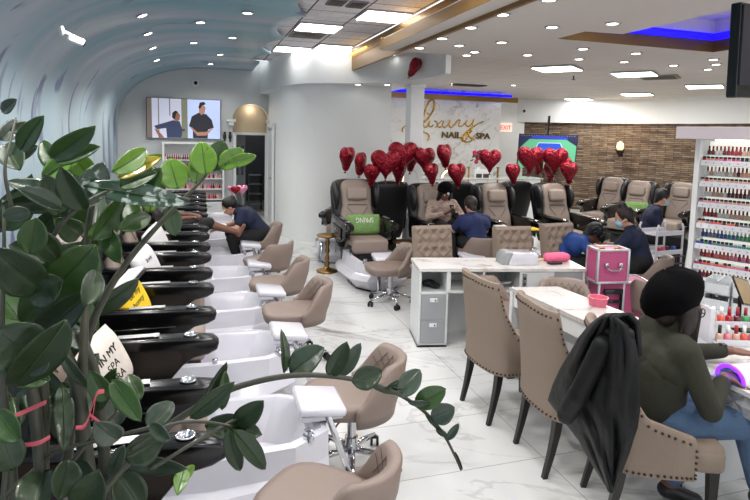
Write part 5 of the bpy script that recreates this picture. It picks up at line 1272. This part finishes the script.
# reclining customer with bare lower leg
J = dict(pelvis=(0, 0, .70), chest=(-.13, 0, .98), neck=(-.20, 0, 1.13), head=(-.2, 0, 1.26), face=(1, 0, -.2), shR=(-.17, -.17, 1.07), shL=(-.17, .17, 1.07), elR=(.02, -.23, .85), wrR=(.24, -.12, .86), elL=(.02, .23, .85), wrL=(.24, .12, .86),
         hipR=(.08, -.09, .68), hipL=(.08, .09, .68), knR=(.46, -.07, .76), knL=(.46, .12, .74), anR=(.84, -.05, .63), anL=(.80, .06, .61), ftR=(.5, 0, .9), ftL=(.5, 0, .9))
P2 = person('person', 'customer with bare lower legs reclining in left row, foot in the pedicurist\'s hands', (-.36, 7.72, 0), 0, J, skinB, [('shirt', 'top_short', M('grey_shirt', (120, 118, 120), .9)), ], hair_short(hairM), None, .014)
C = [('e', Vector(J['pelvis']), (.145, .18, .12))]
for q in 'RL': C.append(('c', Vector(J['hip'+q]), Vector(J['kn'+q])*.95+V3(.02, 0, .04), .11, .085))
blob(C, .014, 'shorts', blackcloth, P2[0], 4)
# ---- woman with beanie on her phone
J = seatJ(.02, (1, 0, -.55), .08); J.update(pelvis=(0, 0, .70), chest=(-.05, 0, .93), neck=(-.03, 0, 1.07), head=(.03, 0, 1.18), shR=(-.04, -.17, 1.0), shL=(-.04, .17, 1.0), elR=(.08, -.27, .82), wrR=(.25, -.07, .90), elL=(.08, .27, .82), wrL=(.25, .10, .88),
         hipR=(.06, -.09, .68), hipL=(.06, .09, .68), knR=(.46, -.1, .68), knL=(.46, .12, .68), anR=(.62, -.1, .30), anL=(.62, .12, .30))
patt = M('patterned_knit', (150, 130, 120), .85, var=1, scale=34, stretch=(.5, .5, 1.8))
def beanie_hair(t, g, f, r, u, R):
    hair_long(hairM, .26)(t, g, f, r, u, R); h = g['head']
    P = MB(); ax = (u*.95-f*.3).normalized(); a1 = ax.orthogonal().normalized(); a2 = ax.cross(a1)
    P.loft([[h+u*.03+ax*z+(a1*math.cos(2*PI*k/24)+a2*math.sin(2*PI*k/24))*q for k in range(24)] for z, q in ((-.01, .112), (.03, .118), (.032, .112), (.07, .11), (.105, .085), (.13, .045), (.138, .005))]); P.build('beanie', beretM, t, True)
    MB().box(h+u*.055+f*.115, (.008, .03, .03), .003).build('beanie_badge', white, t)
P3 = person('person', 'woman in black beanie and patterned sweater looking at her phone in pedicure chair', (3.40, 7.49, 0), -PI/2, J, skinB, [('sweater', 'top_long', patt), ('leggings', 'trousers', blackcloth)], beanie_hair, {'R': ((.5, .6, .5), (-.3, 0, 1), -1, .6), 'L': ((.5, -.6, .5), (-.3, 0, 1), 1, .6)}, .011)
o = MB().box((3.41, 7.18, .965), (.075, .012, .15), .005, 2, Euler((-.7, 0, 0))).build('phone', blk); tag(o, 'black phone held by the beanie woman', 'phone')
# ---- navy technician, back to camera
J = seatJ(.16, (1, .1, -.6), .1); J.update(neck=(.2, 0, .94), head=(.29, 0, 1.04), chest=(.12, 0, .80), shR=(.16, -.18, .87), shL=(.16, .18, .87), elR=(.3, -.25, .68), wrR=(.5, -.12, .64), elL=(.3, .25, .68), wrL=(.5, .12, .64), pelvis=(0, 0, .54))
person('person', 'technician in navy top seen from behind, seated before the beanie woman', (3.56, 6.68, 0), PI/2-.05, J, skinL, [('scrub_top', 'top_short', M('navy_blue_cotton', (28, 40, 84), .85, bump=.35, scale=9, bscale=9)), ('trousers', 'trousers', blackcloth), ('shoe', 'shoes', rubber)], hair_short(hairBr), None, .013)
# ---- bending person in royal blue
J = seatJ(.3, (.7, 0, -.75), .1); J.update(chest=(.22, 0, .76), neck=(.36, 0, .84), head=(.47, 0, .885), headup=(.7, 0, .7), shR=(.28, -.18, .80), shL=(.28, .18, .80), elR=(.38, -.26, .68), wrR=(.56, -.08, .70), elL=(.38, .25, .68), wrL=(.56, .08, .70), pelvis=(0, 0, .54))
def twists(t, g, f, r, u, R):
    hair_short(hairM)(t, g, f, r, u, R); h = g['head']; m = MB(); random.seed(4)
    for k in range(40):
        a = random.uniform(0, 2*PI); q = random.uniform(.03, .11); p = h+u*.08+(f*math.cos(a)+r*math.sin(a))*q; m.tube([p, p+(f*math.cos(a)+r*math.sin(a))*.035-u*.02, p+(f*math.cos(a)+r*math.sin(a))*.045-u*.09], .012, 6)
    m.build('hair_twists', hairM, t, True)
person('person', 'person in royal blue top with twisted black hair bending over the nail table', (4.02, 5.66, 0), -.35, J, skinD, [('scrub_top', 'top_short', royal), ('trousers', 'trousers', blackcloth), ('shoe', 'shoes', rubber)], twists, None, .012)
# ---- technician with bun
J = seatJ(.1, (1, .45, -.45), .08); J.update(pelvis=(0, 0, .6), chest=(.08, 0, .84), neck=(.13, 0, .99), head=(.2, .02, 1.09), shR=(.1, -.19, .91), shL=(.1, .19, .91), elR=(.26, -.26, .7), wrR=(.48, -.08, .74), elL=(.26, .26, .7), wrL=(.48, .12, .74))
P5 = person('person', 'technician with dark brown bun and navy top seen from behind, beside pink cases', (4.88, 5.2, 0), PI*.7, J, skinL, [('scrub_top', 'top_short', navy), ('trousers', 'trousers', blackcloth), ('shoe', 'shoes', rubber)], hair_bun(hairBr, (-.03, .15), .045), None, .011)
add_mask(P5)
dup(STOOL, (4.9, 5.17, 0), PI*.7, 'taupe rolling stool under the technician with the bun', group='stools at the manicure tables')
# ---- masked technician farther back
J = seatJ(.1, (1, 0, -.45), .09)
P6 = person('person', 'technician wearing light blue face mask and navy top, near the white trolley', (6.42, 6.75, 0), -.5, J, skinL, [('scrub_top', 'top_short', navy), ('trousers', 'trousers', blackcloth), ('shoe', 'shoes', rubber)], hair_bun(hairM, (-.09, .05), .05), None, .013)
add_mask(P6)
dup(STOOL, (6.42, 6.75, 0), -.5, 'taupe rolling stool under the masked technician', group='stools at the manicure tables')
# small white manicure table between the bun technician and the bending person
t = empty('manicure_table', (4.55, 5.55, 0), .35, 'small white nail table between the bending person and the bun technician', 'table')
MB().box((.12, 0, .66), (.42, .5, .03), .006).build('tabletop', deskM, t); MB().box((.12, 0, .32), (.06, .4, .64), .004).build('pedestal', deskw, t)
# light box of magazines / pattern by the blue person
# ================================================================== FOREGROUND PLANT
leafG = {}
def leaf_mat(name, c, var=.25, gl=.22):
    m = M('leaf_'+name, c, gl, var=var, scale=38, bump=.12, bscale=60, coat=.15); m.node_tree.nodes['Principled BSDF'].inputs['Subsurface Weight'].default_value = 0
    return m
LM = {'d': leaf_mat('deep', (27, 48, 16), .25, .45), 'm': leaf_mat('mid', (42, 70, 22), .25, .42), 'b': leaf_mat('bright', (94, 134, 36), .25, .42), 'g': leaf_mat('greyish', (54, 68, 54), .3, .36), 'y': leaf_mat('yellowing', (170, 150, 50), .4), 'v': leaf_mat('variegated', (74, 94, 84), 1.0, .25)}
_n = LM['v'].node_tree; _mx = [x for x in _n.nodes if x.type == 'MIX'][0]; _ns = [x for x in _n.nodes if x.type == 'TEX_NOISE'][0]; _ns.inputs['Scale'].default_value = 55
_cr = _n.nodes.new('ShaderNodeValToRGB'); _cr.color_ramp.elements[0].position = .52; _cr.color_ramp.elements[1].position = .6; _n.links.new(_ns.outputs['Fac'], _cr.inputs[0]); _n.links.new(_cr.outputs[0], _mx.inputs[0])
_mx.inputs[6].default_value = lin((52, 74, 58))+(1,); _mx.inputs[7].default_value = lin((172, 184, 176))+(1,)
stemM = M('plant_stem', (62, 62, 50), .5, var=.35, scale=30)
PL = empty('potted_plant', (-.45, .75, 0), 0, 'large glossy leaved potted plant filling the left foreground', 'plant'); PLO = Vector((-.45, .75, 0))
random.seed(21)
def leaf(base, tip, width, mat, tilt=0.0, fold=.15, droop=.08, nside=None, parent=None, name='leaf', shape=0):
    """ovate leaf from base to tip, facing the camera, folded on its midrib"""
    base, tip = Vector(base), Vector(tip); d = tip-base; L_ = d.length; d.normalize()
    view = (CAM-(base+tip)/2).normalized(); s_ = d.cross(view).normalized(); n = s_.cross(d).normalized()
    if n.dot(view) < 0: n = -n
    R = Matrix.Rotation(tilt, 3, d); s_ = R @ s_; n = R @ n
    mb = MB(); nl, nw = 12, 4; rows = []
    for i in range(nl+1):
        t = i/nl
        if shape == 0: w = width*(1.12 if nside else .92)*(math.sin(PI*min(1, t**.92))**.62)*(1-.1*t)
        else: w = width*(math.sin(PI*min(1, t**.95))**.85)
        if i == nl: w = 0
        if i == 0: w = width*.04
        c = base+d*L_*t-n*droop*L_*(t*t)+n*.02*L_*math.sin(PI*t)
        row = []
        for j in range(-nw, nw+1):
            u_ = j/nw; row.append(c+s_*w*.5*u_+n*(abs(u_)**1.3*w*fold)-n*0.0+n*.012*width*math.sin(t*22)*abs(u_))
        rows.append(row)
    mb.loft([[p-PLO for p in r] for r in rows], cap=False, closed=False)
    o = mb.build(name, LM[mat] if isinstance(mat, str) else mat, parent or PL, True, keepn=True)
    md = o.modifiers.new('t', 'SOLIDIFY'); md.thickness = .0012
    rb = MB(); rb.tube([r[nw]-PLO+n*.0012 for r in rows[:-1]], .0010*L_/.1, 5, r2=.0003); rb.build('midrib', M('leaf_midrib', (48, 74, 34), .5), o, True)
    return o
def stem(pts, r0, r1, name='stem'):
    P = spline(pts, 8); n = len(P); return MB().tube([p-PLO for p in P], [r0+(r1-r0)*i/(n-1) for i in range(n)], 10).build(name, stemM, PL, True)
def pxleaf(x0, y0, x1, y1, w, mat, d=.9, dd=0.0, tilt=0, **k):
    """leaf seen from pixel base to pixel tip, w in pixels at depth d"""
    return leaf(at(x0, y0, d), at(x1, y1, d+dd), w*d/F, mat, tilt, **k)
# --- the arching frond across the centre
d0 = 1.05
stem([at(96, 500, .95), at(150, 440, 1.0), at(215, 397, 1.03), at(255, 382, 1.05), at(300, 375, 1.07), at(345, 378, 1.1), at(385, 388, 1.12), at(420, 408, 1.15), at(442, 432, 1.17), at(455, 456, 1.18), at(461, 470, 1.18)], .0072, .0022)
for a in [(284, 373, 284, 328, 17, 'd', 1.08, .05, .9), (290, 373, 323, 347, 32, 'g', 1.1, 0, -.3), (330, 376, 347, 344, 24, 'd', 1.09, -.03, .3), (338, 377, 361, 344, 18, 'g', 1.12, 0, .2), (352, 382, 383, 372, 27, 'd', 1.1, .02, .2), (386, 388, 402, 384, 14, 'd', 1.11, .05, .5),
          (398, 396, 421, 369, 24, 'g', 1.13, .03, .0), (415, 405, 446, 389, 24, 'm', 1.14, 0, .1), (431, 418, 455, 408, 24, 'g', 1.15, 0, .3), (372, 386, 410, 394, 10, 'd', 1.12, .02, .6), (408, 402, 430, 404, 9, 'g', 1.13, 0, .8), (436, 428, 448, 438, 8, 'd', 1.16, 0, .8), (447, 440, 459, 424, 9, 'g', 1.16, 0, .2), (425, 412, 447, 438, 9, 'd', 1.15, .02, 1.0), (455, 452, 462, 471, 5, 'd', 1.18, 0, .5)]:
    pxleaf(*a[:6], d=a[6], dd=a[7], tilt=a[8])
# leaves hanging where the frond crosses the bath
for a in [(236, 425, 262, 403, 26, 'd', 1.0, -.03, .2), (225, 425, 247, 436, 22, 'd', 1.0, 0, .3), (228, 430, 240, 474, 20, 'd', .98, .02, .2), (234, 430, 268, 470, 22, 'd', .98, .02, -.3), (190, 418, 234, 384, 22, 'd', .95, 0, .3), (222, 410, 226, 372, 14, 'm', 1.02, 0, .2), (205, 425, 262, 433, 30, 'd', 1.02, 0, -.3), (205, 400, 228, 364, 15, 'd', 1.04, 0, .6)]:
    pxleaf(*a[:6], d=a[6], dd=a[7], tilt=a[8])
stem([at(130, 450, .92), at(170, 425, .94), at(205, 422, .97), at(232, 426, .99)], .004, .002)
stem([at(262, 403, 1.0), at(225, 425, .99), at(190, 445, .95), at(150, 470, .92)], .003, .003)
# --- frond rising to the upper centre with bright leaves
stem([at(62, 500, 1.0), at(78, 380, 1.02), at(96, 315, 1.03), at(125, 265, 1.04), at(165, 218, 1.05), at(200, 182, 1.06), at(212, 166, 1.06)], .0095, .002)
for a in [(228, 163.5, 256, 156, 12, 'b', 1.06), (219, 168, 243, 149, 18, 'b', 1.06), (212, 171, 223, 140, 23, 'm', 1.06), (206, 175, 201, 141, 25, 'b', 1.05), (196, 184, 201, 150, 18, 'b', 1.06), (178, 189, 169, 158, 29, 'b', 1.05), (159, 200, 146, 165, 21, 'm', 1.05), (140, 166, 162, 155, 11, 'b', 1.04), (128, 172, 148, 155, 12, 'y', 1.0), (168, 206, 176, 236, 18, 'm', 1.07)]:
    pxleaf(*a[:6], d=a[6], dd=0, tilt=.08*math.sin(a[0]), fold=.1, nside=1)
# big speckled leaf and its neighbours
pxleaf(84, 186, 190, 202, 27, 'v', d=.92, dd=.04, tilt=-.2, fold=.12)
pxleaf(82, 205, 104, 163, 34, 'v', d=.93, tilt=.2, fold=.15)
# --- dense mass of leaves at left
L1 = [(52, 158, 92, 130, 26, 'm'), (56, 162, 98, 146, 20, 'm'), (48, 152, 88, 139, 16, 'd'), (42, 180, 84, 150, 24, 'b'), (60, 170, 40, 140, 22, 'm'), (90, 176, 70, 152, 26, 'b'), (112, 172, 150, 149, 24, 'b'), (118, 178, 160, 156, 18, 'y'), (120, 186, 156, 172, 24, 'm'), (140, 205, 160, 168, 26, 'm'), (128, 195, 138, 228, 26, 'm'), (150, 212, 152, 180, 22, 'b'), (84, 210, 60, 170, 30, 'd'), (60, 215, 46, 176, 28, 'd'), (92, 240, 128, 196, 30, 'm'), (88, 238, 122, 214, 20, 'b'), (80, 236, 56, 220, 26, 'm'), (62, 208, 20, 188, 20, 'g'), (30, 212, 2, 216, 18, 'g'), (82, 202, 4, 178, 24, 'g'), (76, 196, 2, 206, 26, 'd'), (20, 170, 2, 140, 30, 'd'), (32, 190, 4, 232, 34, 'm'), (36, 218, 30, 256, 30, 'm'), (20, 150, 40, 118, 22, 'm'), (10, 130, 34, 128, 18, 'd'), (2, 112, 14, 100, 14, 'g'), (0, 140, 20, 120, 20, 'g'), (4, 160, 38, 146, 16, 'd'),
      (30, 230, 60, 262, 28, 'd'), (90, 292, 24, 350, 38, 'd'), (96, 245, 20, 330, 62, 'm'), (100, 262, 40, 330, 34, 'm'), (60, 330, 2, 310, 56, 'm'), (66, 320, 10, 395, 50, 'd'), (36, 360, -4, 330, 60, 'd'), (40, 290, -6, 250, 44, 'd'), (20, 320, -10, 280, 50, 'm'), (48, 260, 10, 244, 30, 'd'), (70, 300, 100, 330, 26, 'm'), (84, 306, 98, 268, 26, 'd'), (50, 380, 8, 370, 30, 'm'), (120, 230, 152, 214, 22, 'm'), (104, 226, 118, 262, 22, 'm'), (80, 350, 66, 320, 24, 'g'),
      (36, 372, 14, 396, 20, 'g'), (50, 360, 20, 372, 22, 'g'), (60, 352, 88, 392, 14, 'g'), (62, 385, 66, 450, 22, 'd'), (60, 440, 68, 392, 24, 'd'), (112, 376, 118, 430, 34, 'g'), (112, 380, 140, 420, 24, 'm'), (118, 440, 96, 425, 28, 'g'), (124, 445, 108, 480, 16, 'g'), (124, 458, 164, 436, 36, 'd'), (150, 430, 172, 400, 30, 'g'), (120, 460, 182, 470, 20, 'g'), (170, 440, 148, 424, 16, 'g'), (68, 460, 60, 500, 34, 'd'), (72, 462, 92, 500, 34, 'd'), (118, 474, 142, 510, 36, 'd'), (184, 470, 178, 492, 16, 'b'), (176, 480, 196, 466, 14, 'b'), (98, 470, 80, 515, 40, 'd'), (45, 470, 30, 520, 40, 'd'), (108, 400, 90, 372, 22, 'm'), (96, 410, 112, 372, 20, 'm'), (140, 400, 128, 372, 18, 'm'), (20, 440, -4, 410, 30, 'm'), (14, 470, 0, 430, 34, 'd'), (30, 300, 60, 280, 40, 'd')]
for i, (x0, y0, x1, y1, w, c) in enumerate(L1):
    pxleaf(x0, y0, x1, y1, w, c, d=.80+.30*((i*37) % 17)/17, dd=random.uniform(-.08, .08), tilt=random.uniform(-.5, .5), fold=random.uniform(.1, .3))
random.seed(77)
for k in range(46):
    x = random.uniform(-10, 104); y = random.uniform(225, 455); a = random.uniform(-2.6, -.3); L_ = random.uniform(46, 74)
    if x > 70 and 320 < y < 400: continue
    pxleaf(x, y, x+L_*math.cos(a), y+L_*math.sin(a), L_*.44, random.choice('dddm'), d=random.uniform(1.12, 1.28), dd=random.uniform(-.1, .1), tilt=random.uniform(-.6, .6))
# stems
for pts, r0, r1 in [([(2, 520, .9), (8, 440, .9), (2, 360, .9), (4, 250, .9), (3, 200, .92)], .006, .002), ([(14, 520, .95), (12, 470, .95), (6, 415, .95), (2, 380, .96)], .009, .006), ([(44, 520, .9), (40, 460, .9), (34, 400, .9), (30, 375, .9), (40, 370, .9), (44, 400, .92), (44, 500, .95)], .010, .008),
                    ([(92, 520, .95), (84, 440, .95), (76, 380, .96), (60, 340, .97), (56, 300, .97)], .014, .008), ([(110, 520, 1.0), (104, 450, 1.0), (100, 410, 1.0), (94, 370, 1.0), (78, 330, 1.0)], .011, .008), ([(80, 430, .95), (84, 340, .98), (86, 290, 1.0), (88, 235, 1.0), (92, 205, .98)], .008, .005), ([(50, 240, .9), (70, 215, .9), (100, 195, .92), (130, 188, .95), (190, 200, .97)], .004, .003), ([(66, 470, .9), (90, 440, .92), (120, 410, .95)], .004, .003), ([(0, 500, .9), (40, 465, .9), (60, 450, .9), (100, 440, .92), (160, 425, .95)], .004, .003), ([(2, 330, .9), (10, 360, .92), (40, 340, .92)], .005, .004), ([(12, 210, .85), (5, 170, .85), (12, 135, .88), (16, 118, .9)], .003, .0015)]:
    stem([at(*p) for p in pts], r0, r1)
# pink ribbon tied round the stems
rb_ = M('pink_ribbon', (208, 92, 104), .4)
for pts in ([(-4, 424, .86), (12, 417, .86), (26, 411, .87), (46, 402, .87)], [(-4, 446, .87), (34, 444, .87), (50, 437, .88)], [(76, 428, .88), (86, 424, .88), (96, 395, .88), (104, 391, .89)], [(90, 415, .88), (104, 426, .88)], [(96, 395, .88), (92, 420, .88)]):
    P = spline([at(*p)-PLO for p in pts], 6); MB().loft([[p+up*.0035, p+fw*-.0012, p-up*.0035, p+fw*.0012] for p in P]).build('ribbon', rb_, PL)
# soil and tall planter below the picture
pc = at(60, 560, 1.0)
MB().lathe([(.15, .78), (.16, .85), (.19, 1.12), (.2, 1.15), (.18, 1.15), (.175, 1.1)], (pc.x-PLO.x, pc.y-PLO.y, 0), 28).build('pot', M('pot_charcoal', (34, 34, 36), .4), PL, True)
MB().lathe([(.175, 1.06), (.17, 1.09), (.1, 1.1), (.001, 1.1)], (pc.x-PLO.x, pc.y-PLO.y, 0), 24).build('soil', M('soil', (40, 32, 28), .95, var=.6, scale=60, bump=1), PL, True)
for a in range(6):
    px_ = [(2, 520), (14, 520), (44, 520), (92, 520), (110, 520), (62, 500)][a]; q = at(*px_, .95)-PLO; MB().tube([q, (pc.x-PLO.x+(q.x-pc.x+PLO.x)*.5, pc.y-PLO.y, 1.09)], .012, 8).build('stem', stemM, PL, True)
t = empty('front_counter', (pc.x, pc.y, 0), 0, 'dark wooden front counter carrying the potted plant', 'counter')
MB().box((-.2, 0, .39), (1.1, .5, .78), .01).build('cabinet', dwood, t)
# ================================================================== LIGHT
w = bpy.data.worlds.new('world'); S.world = w; w.use_nodes = True
bg = w.node_tree.nodes['Background']; bg.inputs[0].default_value = (.92, .96, 1, 1); bg.inputs[1].default_value = 1.35
def area(name, loc, size, power, rot=(0, 0, 0), col=(1, .97, .93)):
    l = bpy.data.lights.new(name, 'AREA'); l.energy = power; l.shape = 'RECTANGLE'; l.size = size[0]; l.size_y = size[1]; l.color = col
    o = bpy.data.objects.new(name, l); COL.objects.link(o); o.location = loc; o.rotation_euler = rot; return o
S.view_settings.view_transform = 'Standard'; S.view_settings.look = 'None'; S.view_settings.exposure = .3; S.view_settings.gamma = 1
try: S.view_settings.use_curve_mapping = False
except Exception: pass
# ceiling panels cast most light; last three lamps are unseen, added as fill
for x, y, z, e in [(1.55, 7.76, 3.42, 28), (1.52, 9.95, 3.42, 14), (2.14, 6.68, 3.42, 28), (2.14, 9.45, 3.42, 9), (5.3, 7.61, 3.06, 34), (6.79, 7.63, 3.06, 34), (9.38, 8.65, 3.06, 34), (9.84, 12.4, 3.06, 34), (9.79, 10.88, 3.06, 34), (1.55, 4.3, 3.42, 30), (1.55, 2.0, 3.42, 30), (5.0, 3.4, 3.4, 24)]:
    area('panel_or_fill_lamp', (x, y, z), (.55, .55), e)

for x, y, z in [(-.58, 1.0, 3.0), (-.58, 2.6, 3.0), (-.58, 4.2, 3.0), (-.58, 5.9, 3.0), (-.62, 7.5, 3.0), (-.7, 9.4, 3.0), (-.75, 11.4, 3.0), (.45, 1.5, 3.33), (.45, 3.3, 3.33), (.5, 5.0, 3.33), (.45, 6.75, 3.33), (.3, 8.6, 3.33), (.3, 10.6, 3.33), (.2, 12.2, 3.33)]:
    l = bpy.data.lights.new('vault_lamp', 'SPOT'); l.spot_size = 2.7; l.spot_blend = .6; l.energy = 62 if x < 0 else 24; l.shadow_soft_size = .05; l.color = (1, .97, .92)
    o = bpy.data.objects.new('vault_lamp', l); COL.objects.link(o); o.location = (x, y, z-.12)

for x, y, z, e in [(3.2, 1.5, 3.06, 26), (3.3, 4.6, 3.06, 14), (1.2, -.5, 3.4, 30), (4.6, 1.2, 3.06, 20)]: area('panel_or_fill_lamp', (x, y, z), (.55, .55), e)  # fill lamps added overhead to brighten the near floor, no panels behind them
for y in (2.6, 3.6, 4.6):
    l = bpy.data.lights.new('blue_cove_lamp', 'POINT'); l.energy = 5; l.shadow_soft_size = .05; l.color = (.15, .1, 1)
    o = bpy.data.objects.new('blue_cove_lamp', l); COL.objects.link(o); o.location = (2.3, y, 3.3)
for x, y in ((4.8, 10.6), (6.2, 10.6)): area('panel_or_fill_lamp', (x, y, 3.07), (.4, .4), 14)  # two fill lamps added to lighten the marble wall, no panel there
l = bpy.data.lights.new('arch_lamp', 'POINT'); l.energy = 1.5; l.color = (1, .88, .72); l.shadow_soft_size = .04
o = bpy.data.objects.new('arch_lamp', l); COL.objects.link(o); o.location = (1.1, 13.4, 2.5)
l = bpy.data.lights.new('corridor_lamp', 'POINT'); l.energy = 12; l.shadow_soft_size = .1
o = bpy.data.objects.new('corridor_lamp', l); COL.objects.link(o); o.location = (1.2, 15.2, 2.8)
